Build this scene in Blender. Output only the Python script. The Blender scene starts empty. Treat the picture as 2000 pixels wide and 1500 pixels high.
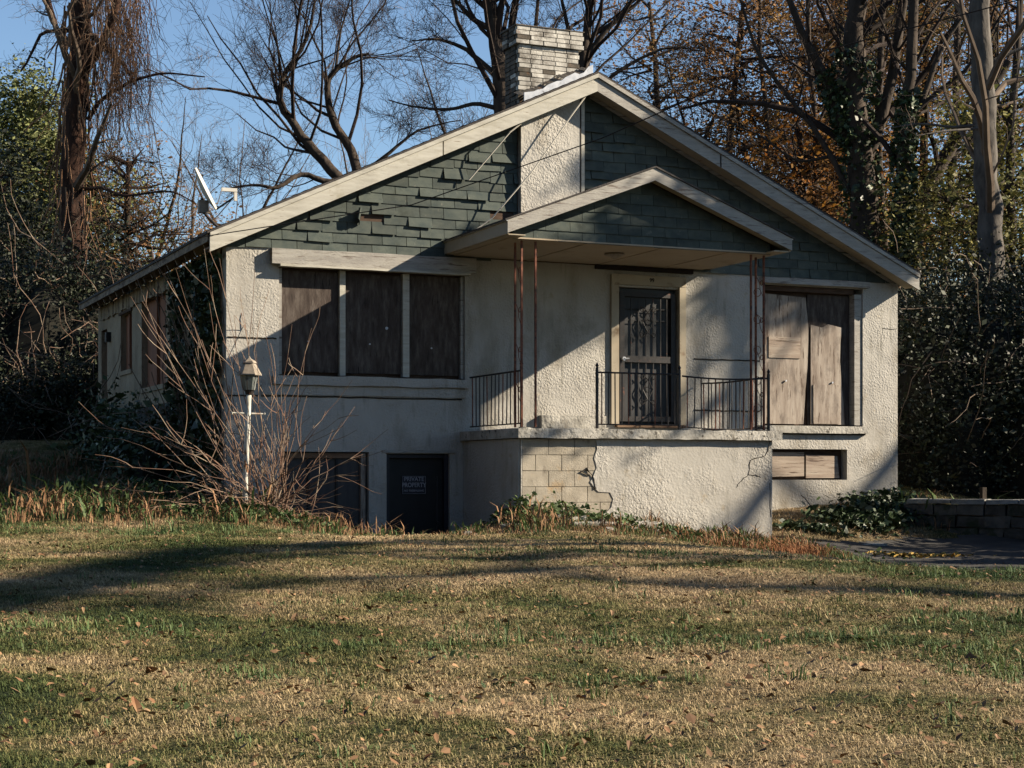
import bpy, math, random
import numpy as np
from mathutils import Vector
sc = bpy.context.scene
COL = sc.collection
rng = np.random.default_rng(7)
random.seed(7)
R = math.radians
# ------------------------------------------------------------------ camera, world, sun
EYE = 1.6
CAM = np.array([-5.82, -23.2, EYE])
TH = R(23.7)
VD = np.array([math.sin(TH), math.cos(TH), 0.0])      # street-to-house axis
VR = np.array([math.cos(TH), -math.sin(TH), 0.0])     # along the street
cd = bpy.data.cameras.new('camera'); cam = bpy.data.objects.new('camera', cd); COL.objects.link(cam)
cam.location = CAM; cam.rotation_euler = (R(90), 0, -TH)
cd.sensor_width = 36; cd.lens = 59.27; cd.shift_y = 0.09; cd.clip_end = 4000
sc.camera = cam
SUN = np.array([2.1, -1.0, 1.19]); SUN = SUN / np.linalg.norm(SUN)
w = bpy.data.worlds.new('World'); sc.world = w; w.use_nodes = True
nt = w.node_tree
sky = nt.nodes.new('ShaderNodeTexSky'); sky.sky_type = 'NISHITA'; sky.sun_disc = False
sky.sun_elevation = math.asin(SUN[2]); sky.sun_rotation = math.atan2(SUN[0], SUN[1])
sky.air_density = 1.0; sky.dust_density = 0.0; sky.ozone_density = 3.0
bg = nt.nodes['Background']; bg.inputs[1].default_value = 0.053
nt.links.new(sky.outputs[0], bg.inputs[0])
sd = bpy.data.lights.new('sun', 'SUN'); so = bpy.data.objects.new('sun', sd); COL.objects.link(so)
sd.energy = 5.0; sd.angle = R(0.55); sd.color = (1.0, 0.86, 0.67)
so.rotation_euler = Vector(-SUN).to_track_quat('-Z', 'Y').to_euler(); so.location = (20, -15, 20)
sc.view_settings.view_transform = 'Standard'; sc.view_settings.look = 'None'
sc.view_settings.gamma = 1; sc.view_settings.use_curve_mapping = False
sc.view_settings.exposure = 1.58
sc.cycles.max_bounces = 5; sc.cycles.transparent_max_bounces = 6

def PL(s, t, z=0.0):
    p = CAM + VD * t + VR * s
    return np.array([p[0], p[1], z])
def ST(x, y):
    q = np.array([x, y]) - CAM[:2]
    return q @ VR[:2], q @ VD[:2]

# ------------------------------------------------------------------ helpers
ORG = {}
class G:
    def __init__(s): s.v = []; s.f = []; s.n = 0
    def add(s, v, f):
        n = s.n; s.v.extend([tuple(map(float, p)) for p in v]); s.n += len(v)
        s.f.extend([tuple(n + i for i in q) for q in f]); return s
    def box(s, x0, x1, y0, y1, z0, z1, j=0):
        v = [(x0,y0,z0),(x1,y0,z0),(x1,y1,z0),(x0,y1,z0),(x0,y0,z1),(x1,y0,z1),(x1,y1,z1),(x0,y1,z1)]
        if j: v = [tuple(c + random.uniform(-j, j) for c in p) for p in v]
        return s.add(v, [(0,3,2,1),(4,5,6,7),(0,1,5,4),(1,2,6,5),(2,3,7,6),(3,0,4,7)])
    def prism(s, poly, d):            # poly: 3D points, extruded by d
        p = [np.array(q, float) for q in poly]; n = len(p); d = np.array(d, float)
        v = p + [q + d for q in p]
        return s.add(v, [tuple(range(n)), tuple(range(2*n-1, n-1, -1))] + [(i, i+n, (i+1) % n + n, (i+1) % n) for i in range(n)])
    def xz(s, poly, y0, y1):          # outline in the facade plane
        return s.prism([(x, y0, z) for x, z in poly], (0, y1 - y0, 0))
    def tube(s, pts, rad, k=6, cap=True):
        P = np.array(pts, float); n = len(P)
        r = np.ones(n) * rad if np.isscalar(rad) else np.array(rad, float)
        T = np.gradient(P, axis=0); T /= np.linalg.norm(T, axis=1)[:, None] + 1e-9
        ref = np.array([0.31, 0.17, 0.93]) if abs(T[:, 2]).mean() < .8 else np.array([0.93, 0.2, 0.1])
        A = np.cross(T, ref); A /= np.linalg.norm(A, axis=1)[:, None] + 1e-9; B = np.cross(T, A)
        a = np.arange(k) * 2 * math.pi / k
        V = P[:, None, :] + r[:, None, None] * (np.cos(a)[None, :, None] * A[:, None, :] + np.sin(a)[None, :, None] * B[:, None, :])
        f = [(i*k + j, i*k + (j+1) % k, (i+1)*k + (j+1) % k, (i+1)*k + j) for i in range(n-1) for j in range(k)]
        if cap: f += [tuple(range(k-1, -1, -1)), tuple((n-1)*k + j for j in range(k))]
        return s.add(V.reshape(-1, 3).tolist(), f)
    def ring(s, c, rad, wire, ax='xz', k=14):
        pts = []
        for i in range(k+1):
            a = i*2*math.pi/k
            pts.append((c[0]+rad*math.cos(a)*(ax[0] == 'x'), c[1]+rad*math.cos(a)*(ax[0] == 'y'), c[2]+rad*math.sin(a)))
        return s.tube(pts, wire, 4, False)

def obj(name, g, m, parent=None, smooth=False, kind=None, label=None, org=None):
    if isinstance(g, G): v, f = g.v, g.f
    else: v, f = g
    o0 = ORG.get(parent.name, (0,0,0)) if parent else (org or (0,0,0))
    if any(o0):
        a = np.array(v, float) - np.array(o0); v = a.tolist()
    me = bpy.data.meshes.new(name); me.from_pydata(v if isinstance(v, list) else v.tolist(), [], f if isinstance(f, list) else f.tolist())
    me.materials.append(m)
    if smooth: me.shade_smooth()
    o = bpy.data.objects.new(name, me); COL.objects.link(o)
    if parent: o.parent = parent
    else: o.location = o0
    ORG[o.name] = tuple(o0)
    if kind: o['kind'] = kind
    if label: o['label'] = label
    return o
def thing(name, label, cat, loc=(0,0,0), group=None):
    o = bpy.data.objects.new(name, None); COL.objects.link(o); o.location = tuple(map(float, loc)); o.empty_display_size = .3
    o['label'] = label; o['category'] = cat
    if group: o['group'] = group
    ORG[o.name] = tuple(map(float, loc)); return o
def tag(o, label, cat, group=None, kind=None):
    o['label'] = label; o['category'] = cat
    if group: o['group'] = group
    if kind: o['kind'] = kind
    return o
def piece(name, me, loc, parent, rot=None, scale=None):      # shares mesh data; local coords about loc
    o = bpy.data.objects.new(name, me); COL.objects.link(o); o.parent = parent
    o.location = tuple(np.array(loc, float) - np.array(ORG[parent.name]))
    if rot: o.rotation_euler = rot
    if scale: o.scale = scale
    ORG[o.name] = ORG[parent.name]; return o
def mesh_of(name, g, m):
    me = bpy.data.meshes.new(name); me.from_pydata(g.v, [], g.f); me.materials.append(m); return me

# ------------------------------------------------------------------ materials
def mat(name, cols, scale=4, detail=7, rough=.9, bump=0, bscale=60, stretch=(1,1,1), lo=.35, hi=.65, rnd=0, island=0,
        metallic=0, bdetail=3, spots=None, spec=.3, transl=0, alb=.66):
    cols = [tuple(c*alb for c in q) for q in cols]; spots = [(tuple(c*alb for c in q[0]), *q[1:]) for q in (spots or [])]
    m = bpy.data.materials.new(name); m.use_nodes = True; N = m.node_tree.nodes; L = m.node_tree.links
    b = N['Principled BSDF']; b.inputs['Roughness'].default_value = rough; b.inputs['Metallic'].default_value = metallic
    b.inputs['Specular IOR Level'].default_value = spec
    geo = N.new('ShaderNodeNewGeometry'); mp = N.new('ShaderNodeMapping'); mp.inputs['Scale'].default_value = stretch
    L.new(geo.outputs['Position'], mp.inputs[0])
    nz = N.new('ShaderNodeTexNoise'); nz.inputs['Scale'].default_value = scale; nz.inputs['Detail'].default_value = detail
    nz.inputs['Roughness'].default_value = .62
    L.new(mp.outputs[0], nz.inputs['Vector'])
    rp = N.new('ShaderNodeValToRGB'); e = rp.color_ramp.elements
    e[0].position = lo; e[1].position = hi; e[0].color = (*cols[0], 1); e[1].color = (*cols[-1], 1)
    for i, c in enumerate(cols[1:-1]):
        q = e.new(lo + (hi-lo)*(i+1)/(len(cols)-1)); q.color = (*c, 1)
    L.new(nz.outputs['Fac'], rp.inputs[0]); out = rp.outputs[0]
    def mixc(a, fac, colr, blend='MIX'):
        mx = N.new('ShaderNodeMix'); mx.data_type = 'RGBA'; mx.blend_type = blend
        L.new(a, mx.inputs[6])
        if isinstance(colr, tuple): mx.inputs[7].default_value = (*colr, 1)
        else: L.new(colr, mx.inputs[7])
        if isinstance(fac, (int, float)): mx.inputs[0].default_value = fac
        else: L.new(fac, mx.inputs[0])
        return mx.outputs[2]
    for sp in (spots or []):       # (colour, scale, lo, hi, stretch)
        c, s_, l_, h_, st_ = sp
        mp2 = N.new('ShaderNodeMapping'); mp2.inputs['Scale'].default_value = st_; mp2.inputs['Location'].default_value = (s_*3.1, 7, 2)
        L.new(geo.outputs['Position'], mp2.inputs[0])
        n2 = N.new('ShaderNodeTexNoise'); n2.inputs['Scale'].default_value = s_; n2.inputs['Detail'].default_value = 8; n2.inputs['Roughness'].default_value = .65
        L.new(mp2.outputs[0], n2.inputs['Vector'])
        mr = N.new('ShaderNodeMapRange'); mr.inputs[1].default_value = l_; mr.inputs[2].default_value = h_
        L.new(n2.outputs['Fac'], mr.inputs[0]); out = mixc(out, mr.outputs[0], c)
    if rnd or island:
        src = N.new('ShaderNodeObjectInfo').outputs['Random'] if rnd else geo.outputs['Random Per Island']
        a = rnd or island
        mr = N.new('ShaderNodeMapRange'); mr.inputs[3].default_value = 1-a; mr.inputs[4].default_value = 1+a
        L.new(src, mr.inputs[0])
        hs = N.new('ShaderNodeHueSaturation'); L.new(mr.outputs[0], hs.inputs['Value']); L.new(out, hs.inputs['Color']); out = hs.outputs[0]
    L.new(out, b.inputs['Base Color'])
    if bump:
        n3 = N.new('ShaderNodeTexNoise'); n3.inputs['Scale'].default_value = bscale; n3.inputs['Detail'].default_value = bdetail
        L.new(mp.outputs[0], n3.inputs['Vector'])
        bp = N.new('ShaderNodeBump'); bp.inputs['Distance'].default_value = bump; bp.inputs['Strength'].default_value = 1
        n4 = N.new('ShaderNodeTexNoise'); n4.inputs['Scale'].default_value = 1.7; n4.inputs['Detail'].default_value = 4; L.new(geo.outputs['Position'], n4.inputs['Vector'])
        mr4 = N.new('ShaderNodeMapRange'); mr4.inputs[1].default_value = .36; mr4.inputs[2].default_value = .62; mr4.inputs[3].default_value = .25; mr4.inputs[4].default_value = 1.25; L.new(n4.outputs['Fac'], mr4.inputs[0])
        mm4 = N.new('ShaderNodeMath'); mm4.operation = 'MULTIPLY'; L.new(n3.outputs['Fac'], mm4.inputs[0]); L.new(mr4.outputs[0], mm4.inputs[1])
        L.new(mm4.outputs[0], bp.inputs['Height']); L.new(bp.outputs[0], b.inputs['Normal'])
    if transl:
        tr = N.new('ShaderNodeBsdfTranslucent'); L.new(out, tr.inputs[0]); ms = N.new('ShaderNodeMixShader'); ms.inputs[0].default_value = transl
        L.new(b.outputs[0], ms.inputs[1]); L.new(tr.outputs[0], ms.inputs[2]); L.new(ms.outputs[0], N['Material Output'].inputs[0])
    return m
M = {}
M['stucco'] = mat('stucco', [(.40,.38,.34), (.50,.48,.435)], 1.6, bump=.02, bscale=31, bdetail=5, lo=.3, hi=.7, alb=.66,
    spots=[((.27,.24,.19), 1.1, .56, .72, (1,1,.35)), ((.36,.30,.21), 5, .6, .75, (1,1,1)), ((.30,.285,.245), 3.2, .57, .72, (3,3,.35)), ((.22,.21,.18), 22, .65, .74, (1,1,1)), ((.22,.195,.155), .7, .6, .75, (1,1,1.6))])
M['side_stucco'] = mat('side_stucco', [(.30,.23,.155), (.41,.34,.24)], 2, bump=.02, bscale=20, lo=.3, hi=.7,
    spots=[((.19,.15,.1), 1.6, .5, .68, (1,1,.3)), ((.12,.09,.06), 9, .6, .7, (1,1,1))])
M['rough_stucco'] = mat('rough_stucco', [(.44,.42,.38), (.52,.50,.455)], 2, bump=.03, bscale=30, bdetail=5, lo=.3, hi=.7,
    spots=[((.33,.29,.23), 2.2, .58, .75, (1,1,.5))])
M['paint'] = mat('peeling_paint', [(.42,.40,.34), (.56,.54,.47)], 3, rough=.7, bump=.004, bscale=30, stretch=(1,1,6),
    spots=[((.24,.19,.14), 7, .64, .68, (.6,1,5)), ((.36,.33,.25), 2.5, .55, .75, (1,1,1))])
M['paint_worn_shaded'] = mat('shaded_worn_paint', [(.36,.34,.31), (.5,.48,.43)], 3, rough=.75, alb=.55, bump=.006, bscale=25, stretch=(1,1,6),  # worn paint, also darkened to carry the shade on the right roof trim
    spots=[((.19,.155,.13), 5, .57, .63, (.5,1,6)), ((.31,.27,.22), 14, .58, .68, (.6,1,6))])
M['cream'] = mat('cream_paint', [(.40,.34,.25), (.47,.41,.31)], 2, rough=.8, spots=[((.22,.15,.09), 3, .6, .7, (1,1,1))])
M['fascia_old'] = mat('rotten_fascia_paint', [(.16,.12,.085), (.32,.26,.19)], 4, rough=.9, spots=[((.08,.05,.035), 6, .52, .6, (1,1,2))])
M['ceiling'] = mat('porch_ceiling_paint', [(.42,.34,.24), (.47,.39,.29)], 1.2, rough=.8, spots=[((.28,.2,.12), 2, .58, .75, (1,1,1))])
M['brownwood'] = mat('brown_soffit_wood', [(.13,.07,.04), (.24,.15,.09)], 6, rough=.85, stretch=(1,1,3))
M['darkwood'] = mat('dark_sheathing', [(.06,.035,.022), (.11,.07,.05)], 6, rough=.95, stretch=(1,1,4))
M['shingle'] = mat('green_wall_shingle', [(.046,.064,.062), (.10,.117,.10)], 5, rough=.9, bump=.003, bscale=90, rnd=.22, stretch=(1,1,1.6), lo=.3, hi=.7,
    spots=[((.05,.062,.052), 3, .56, .7, (1,1,1)), ((.17,.17,.14), 9, .63, .72, (2,1,1))])
M['roofing'] = mat('asphalt_roofing', [(.045,.04,.038), (.09,.08,.075)], 8, rough=.95, bump=.01, bscale=40)
M['ply'] = mat('weathered_plywood', [(.055,.036,.029), (.11,.082,.067), (.20,.165,.14)], 3.2, alb=.42, rough=.85, stretch=(4.5,4.5,1.1), bump=.004, bscale=14, lo=.32, hi=.68,
    spots=[((.035,.025,.02), 5, .58, .66, (5,5,.8)), ((.26,.225,.19), 9, .66, .74, (5,5,.7))])
M['ply_light'] = mat('light_plywood', [(.20,.155,.125), (.33,.275,.225), (.44,.385,.325)], 2.2, rough=.85, stretch=(5,5,.7), bump=.003, bscale=16, lo=.3, hi=.7,
    spots=[((.11,.075,.055), 5, .55, .64, (4,4,.6)), ((.16,.13,.11), 2.5, .5, .7, (2,2,1))])
M['ply_h'] = mat('grained_board', [(.24,.18,.14), (.36,.29,.23), (.46,.40,.33)], 1.6, rough=.85, stretch=(.8,.8,11), bump=.004, bscale=10, lo=.3, hi=.7,
    spots=[((.10,.065,.045), 3, .56, .62, (.6,.6,9))])
M['redply'] = mat('red_brown_plywood', [(.22,.09,.05), (.33,.15,.085)], 3, rough=.85, stretch=(3,3,.6), lo=.3, hi=.7)
M['rust'] = mat('rusty_iron', [(.05,.025,.02), (.17,.055,.03), (.24,.095,.055)], 14, rough=.8, lo=.35, hi=.62)
M['iron'] = mat('black_iron', [(.012,.012,.014), (.03,.025,.024)], 20, rough=.55, spots=[((.13,.045,.02), 12, .6, .68, (1,1,1))])
M['door_grey'] = mat('blue_grey_door', [(.022,.025,.03), (.04,.042,.045)], 2, rough=.5)
M['black'] = mat('black_door_paint', [(.006,.006,.007), (.012,.012,.014)], 5, rough=.6)
M['darkpanel'] = mat('dark_window_panel', [(.03,.03,.035), (.055,.05,.05)], 3, rough=.6, stretch=(4,4,1))
M['block'] = mat('cinder_block', [(.32,.285,.225), (.43,.385,.31)], 6, rough=.95, bump=.006, bscale=60, rnd=.10, spots=[((.42,.29,.15), 2.5, .6, .75, (1,1,1)), ((.22,.19,.15), 7, .58, .7, (1,1,.5))])
M['mortar'] = mat('mortar', [(.17,.145,.11), (.25,.21,.16)], 9)
M['concrete'] = mat('porch_concrete', [(.30,.285,.25), (.50,.48,.43)], 5, rough=.92, bump=.02, bscale=22, bdetail=5, lo=.36, hi=.6,
    spots=[((.10,.09,.075), 10, .58, .64, (1,1,1)), ((.24,.20,.14), 3, .56, .7, (1,1,1))])
M['chimney_mortar'] = mat('chimney_mortar', [(.20,.18,.155), (.32,.30,.265)], 9)
M['brick'] = mat('whitewashed_brick', [(.44,.42,.38), (.66,.64,.58)], 7, rough=.9, bump=.006, bscale=50, rnd=.12,
    spots=[((.10,.085,.07), 2.2, .52, .66, (1,1,1)), ((.26,.13,.08), 9, .66, .72, (1,1,1))])
M['brick_dirty'] = mat('mossy_brick', [(.06,.055,.045), (.17,.14,.11)], 6, rough=.95, bump=.008, bscale=50, rnd=.25, spots=[((.20,.10,.05), 6, .6, .7, (1,1,1))])
M['tin'] = mat('tin_flashing', [(.42,.45,.5), (.62,.64,.68)], 9, rough=.45, metallic=.25, spots=[((.12,.1,.1), 14, .6, .66, (1,1,1))])
M['dish'] = mat('dish_paint', [(.62,.60,.53), (.72,.70,.64)], 4, rough=.6)
M['lampwhite'] = mat('lamp_post_paint', [(.5,.48,.42), (.62,.6,.53)], 8, rough=.6, spots=[((.30,.12,.04), 6, .57, .64, (1,1,.6)), ((.33,.33,.25), 3, .55, .7, (1,1,1))])
M['lamphood'] = mat('lamp_hood_metal', [(.20,.165,.125), (.34,.29,.23)], 9, rough=.6)
M['glass'] = mat('cloudy_lamp_glass', [(.16,.18,.17), (.26,.28,.27)], 12, rough=.15, spec=.6)
M['crack'] = mat('crack_dark', [(.02,.017,.014), (.05,.04,.03)], 8)
M['wire'] = mat('wire_black', [(.015,.012,.01), (.03,.02,.02)], 8)
M['wirewhite'] = mat('wire_white', [(.5,.47,.4), (.6,.57,.5)], 8)
M['print'] = mat('sign_print', [(.24,.25,.29), (.32,.32,.36)], 8)
M['signblack'] = mat('sign_black', [(.012,.012,.02), (.02,.018,.03)], 8, rough=.5)
M['stone'] = mat('mossy_wall_stone', [(.085,.08,.07), (.19,.175,.15)], 5, rough=.95, bump=.03, bscale=14, rnd=.2, spots=[((.045,.06,.03), 3, .52, .62, (1,1,1))], alb=.42)
M['capstone'] = mat('wall_cap', [(.22,.22,.21), (.36,.35,.32)], 6, rough=.95, bump=.02, bscale=20)
M['asphalt'] = mat('driveway_asphalt', [(.035,.034,.034), (.065,.06,.055)], 3, rough=.95, bump=.008, bscale=60, spots=[((.13,.10,.06), 4, .60, .66, (1,1,1))])
M['bark'] = mat('grey_brown_bark', [(.045,.034,.026), (.13,.095,.07)], 6, rough=.95, bump=.03, bscale=9, stretch=(1,1,.3), lo=.3, hi=.7, alb=.4)
M['bark_red'] = mat('reddish_vine_bark', [(.03,.015,.01), (.13,.06,.035)], 7, rough=.95, bump=.04, bscale=12, stretch=(1,1,.25), lo=.3, hi=.7, alb=.4)
M['bark_grey'] = mat('grey_bark', [(.09,.08,.07), (.23,.205,.18)], 6, rough=.95, bump=.03, bscale=9, stretch=(1,1,.35), alb=.4)
M['twig'] = mat('bare_twigs', [(.09,.062,.045), (.20,.15,.11)], 1.5, rough=.9)
M['twig_dark'] = mat('dark_twigs', [(.03,.018,.013), (.07,.042,.03)], 1.5, rough=.9, alb=.4)
M['twig_red'] = mat('red_brown_stems', [(.14,.065,.04), (.21,.135,.095), (.32,.26,.19)], 3, rough=.85)
M['vine'] = mat('hanging_vine', [(.14,.07,.035), (.30,.175,.10)], 1.2, rough=.9)
M['leaf_brown'] = mat('brown_autumn_leaf', [(.11,.055,.022), (.20,.105,.04), (.27,.17,.06)], .5, rough=.8, island=.5, transl=.35, alb=1.1)
M['leaf_olive'] = mat('olive_leaf', [(.06,.065,.018), (.15,.13,.035)], .8, rough=.7, island=.5, transl=.25, alb=1.1)
M['leaf_orange'] = mat('orange_leaf', [(.30,.10,.02), (.32,.17,.03)], .8, rough=.8, island=.4, transl=.35)
M['leaf_dark'] = mat('dark_evergreen_leaf', [(.018,.028,.014), (.055,.07,.03)], 1.2, rough=.6, island=.6, spec=.3, alb=.45)
M['leaf_ivy'] = mat('ivy_leaf', [(.025,.045,.018), (.06,.095,.035)], 2, rough=.5, island=.5, spec=.35)
M['leaf_pine'] = mat('pine_needles', [(.07,.095,.028), (.19,.20,.06)], .9, rough=.7, island=.45)
M['leaf_dead'] = mat('fallen_leaf', [(.17,.08,.035), (.30,.19,.10)], 3, rough=.8, island=.5)
M['weed'] = mat('weedy_leaf', [(.035,.07,.022), (.10,.15,.045)], 2, rough=.7, island=.4, transl=.2)
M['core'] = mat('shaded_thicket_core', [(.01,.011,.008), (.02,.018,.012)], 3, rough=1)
def grass_mat(name, tall=0):
    m = bpy.data.materials.new(name); m.use_nodes = True; N = m.node_tree.nodes; L = m.node_tree.links
    b = N['Principled BSDF']; b.inputs['Roughness'].default_value = .85; b.inputs['Specular IOR Level'].default_value = .15
    geo = N.new('ShaderNodeNewGeometry')
    def nz(scale, det=5):
        n = N.new('ShaderNodeTexNoise'); n.inputs['Scale'].default_value = scale; n.inputs['Detail'].default_value = det; n.inputs['Roughness'].default_value = .65
        L.new(geo.outputs['Position'], n.inputs['Vector']); return n.outputs['Fac']
    def mth(op, a, b_):
        n = N.new('ShaderNodeMath'); n.operation = op
        for i, q in enumerate((a, b_)):
            if isinstance(q, (int, float)): n.inputs[i].default_value = q
            else: L.new(q, n.inputs[i])
        return n.outputs[0]
    v = mth('ADD', mth('ADD', mth('MULTIPLY', nz(.9, 8), .75), mth('MULTIPLY', nz(7), .25)), mth('MULTIPLY', mth('SUBTRACT', nz(.33, 2), .5), .9)); v = mth('ADD', v, .115)
    if tall is not None and not (tall == 'soil'):
        v = mth('ADD', v, mth('MULTIPLY', geo.outputs['Random Per Island'], .13))
    rp = N.new('ShaderNodeValToRGB'); e = rp.color_ramp.elements
    sh = -.12 if tall == 1 else 0
    e[0].position = .50; e[0].color = (.075, .105, .035, 1); e[1].position = .84; e[1].color = (.60, .45, .27, 1)
    q = e.new(.60 - sh); q.color = (.17, .17, .06, 1)
    q = e.new(.685 - sh); q.color = (.37, .295, .15, 1)
    if tall == 'soil':
        for el in e: el.color = tuple(c*.55 for c in el.color[:3]) + (1,)
    for el in e: el.color = tuple(c*.60 for c in el.color[:3]) + (1,)
    L.new(v, rp.inputs[0]); L.new(rp.outputs[0], b.inputs['Base Color'])
    if tall == 'soil':
        bp = N.new('ShaderNodeBump'); bp.inputs['Distance'].default_value = .05; L.new(nz(30, 6), bp.inputs['Height']); L.new(bp.outputs[0], b.inputs['Normal'])
    return m
M['soil'] = grass_mat('thatch_ground', 'soil'); M['grass'] = grass_mat('winter_grass', 0); M['tallgrass'] = mat('green_grass', [(.05,.095,.03), (.13,.18,.06)], 2, rough=.7, island=.35, transl=.2)
M['strawgrass'] = mat('dry_straw', [(.16,.075,.035), (.31,.19,.10)], 2, rough=.85, island=.4)

# ------------------------------------------------------------------ ground
CP = [(0,2,.45),(-4,4,.5),(4,4,.5),(0,6,.56),(-3,8,.6),(0,8,.58),(3,8,.57),(-3,12,.7),(0,12,.69),(4,12,.66),(-4,16,.82),(0,16,.79),(3,16,.77),(5,15,.70),
 (-4,19.5,.90),(-1,19.7,.87),(1,19.7,.84),(2.5,19,.78),(4.6,14,.73),(6,12,.62),(5.5,17.3,.5),(4.3,19.5,.5),(7,17,.45),(8,20,.45),(6,20,.45),(5,22,.48),(7,24,.5),(9,26,.6),
 (-1.5,23,.38),(-.9,24,.33),(-1.9,24.4,.33),(-1.2,25.5,.3),(-3.5,22.3,1.07),(-2.7,22.9,.94),(-2.15,23.6,.72),(-4.5,22.5,1.1),(-4.8,23.6,1.2),(-6,21,1.0),(-6,25,1.35),(-5.6,20,.95),(-7.5,23,1.2),(-10,23,1.3),(-8,28,1.75),(-7.5,31,2.1),(-10.3,34,2.2),(-8.5,34,2.3),(-14,30,2.0),
 (0,22.9,1.03),(.5,21.8,.93),(1.4,22.3,.92),(2.5,22.5,.72),(-.1,23.8,.95),(3.8,23.3,.62),(3.9,24.6,.66),(5,25.8,.74),(5.6,26.8,.9),(6.5,28,1.22),(5.2,24.5,.52),(6.2,26.2,.58),
 (7.3,29.2,1.3),(9,30,1.3),(12,30,1.4),(14,22,.7),(14,15,.5),(0,32,1.6),(4,34,1.8),(0,45,3.0),(-12,45,3.2),(12,45,2.4),(-20,60,4.5),(0,60,4.0),(20,60,3.5),(-16,12,.8),(-16,4,.5),(16,4,.3),(0,-15,.1),(0,120,5),(-70,90,5),(70,90,4.5)]
CPa = np.array(CP, float)
def phi(r): return np.sqrt(r*r + .6)
_D = np.linalg.norm(CPa[:, None, :2] - CPa[None, :, :2], axis=2)
_n = len(CPa); _A = np.zeros((_n+1, _n+1)); _A[:_n, :_n] = phi(_D) + np.eye(_n)*-.08; _A[:_n, _n] = 1; _A[_n, :_n] = 1
_w = np.linalg.solve(_A, np.append(CPa[:, 2], 0))
def gz(s, t):
    s = np.atleast_1d(np.asarray(s, float)); t = np.atleast_1d(np.asarray(t, float)); out = np.zeros(s.shape)
    sf, tf, of = s.ravel(), t.ravel(), out.ravel()
    for i in range(0, len(sf), 20000):
        r_ = np.hypot(sf[i:i+20000, None]-CPa[None, :, 0], tf[i:i+20000, None]-CPa[None, :, 1])
        of[i:i+20000] = phi(r_) @ _w[:_n] + _w[_n]
    far = np.clip((np.hypot(sf, tf-20)-70)/60, 0, 1)
    of = of*(1-far) + 4.5*far
    of += .018*np.sin(sf*2.1+tf*1.3)*np.cos(tf*1.7-sf*.6) + .01*np.sin(sf*5.3)*np.sin(tf*4.1+1)
    return of.reshape(s.shape)
def gzw(x, y):
    s, t = ST(x, y); return float(gz(s, t)[0])
def grid(ss, tt, off=0.0):
    S, T = np.meshgrid(ss, tt); Z = gz(S, T) + off
    P = CAM[None, None, :] + VD[None, None, :]*T[..., None] + VR[None, None, :]*S[..., None]; P[..., 2] = Z
    a, b_ = S.shape; idx = np.arange(a*b_).reshape(a, b_)
    F = np.stack([idx[:-1, :-1], idx[:-1, 1:], idx[1:, 1:], idx[1:, :-1]], -1).reshape(-1, 4)
    return P.reshape(-1, 3), F
def spaced(a, b_, st, ends):
    q = list(np.arange(a, b_+1e-6, st)); x = b_; s_ = st
    while x < ends[1]: s_ *= 1.35; x += s_; q.append(x)
    x = a; s_ = st; p = []
    while x > ends[0]: s_ *= 1.35; x -= s_; p.append(x)
    return np.array(p[::-1] + q)
v, f = grid(spaced(-14, 14, .2, (-1500, 1500)), spaced(2, 36, .2, (-400, 2500)))
o = obj('ground', (v, f), M['soil'], smooth=True, kind='structure')
o['label'] = 'sloping lawn soil and thatch in front of the house'

def in_poly(s, t, poly):
    ins = np.zeros(s.shape, bool); n = len(poly)
    for i in range(n):
        a, b_ = poly[i], poly[(i+1) % n]
        c = ((a[1] > t) != (b_[1] > t)) & (s < (b_[0]-a[0])*(t-a[1])/(b_[1]-a[1]+1e-12)+a[0]); ins ^= c
    return ins
DRV = [(3.95,23.0),(4.3,20.6),(4.9,18.2),(5.4,16.0),(6.3,13.4),(8,10),(16,8),(16,27),(7.2,26.3),(6.2,26.2),(5.2,25.2),(4.3,24.6)]
S, T = np.meshgrid(np.arange(3.5, 17, .15), np.arange(7, 28, .15)); Z = gz(S, T) + .035
P = CAM + VD*T[..., None] + VR*S[..., None]; P[..., 2] = Z
idx = np.arange(S.size).reshape(S.shape)
F = np.stack([idx[:-1, :-1], idx[:-1, 1:], idx[1:, 1:], idx[1:, :-1]], -1).reshape(-1, 4)
cs = (S[:-1, :-1]+.075+.07*np.sin(T[:-1, :-1]*3.7)); ct = T[:-1, :-1]+.075
F = F[in_poly(cs, ct, DRV).ravel()]
u, inv = np.unique(F, return_inverse=True)
o = obj('driveway', (P.reshape(-1, 3)[u], inv.reshape(-1, 4)), M['asphalt'], smooth=True, kind='structure')
o['label'] = 'dark cracked asphalt driveway beside the house'

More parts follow.
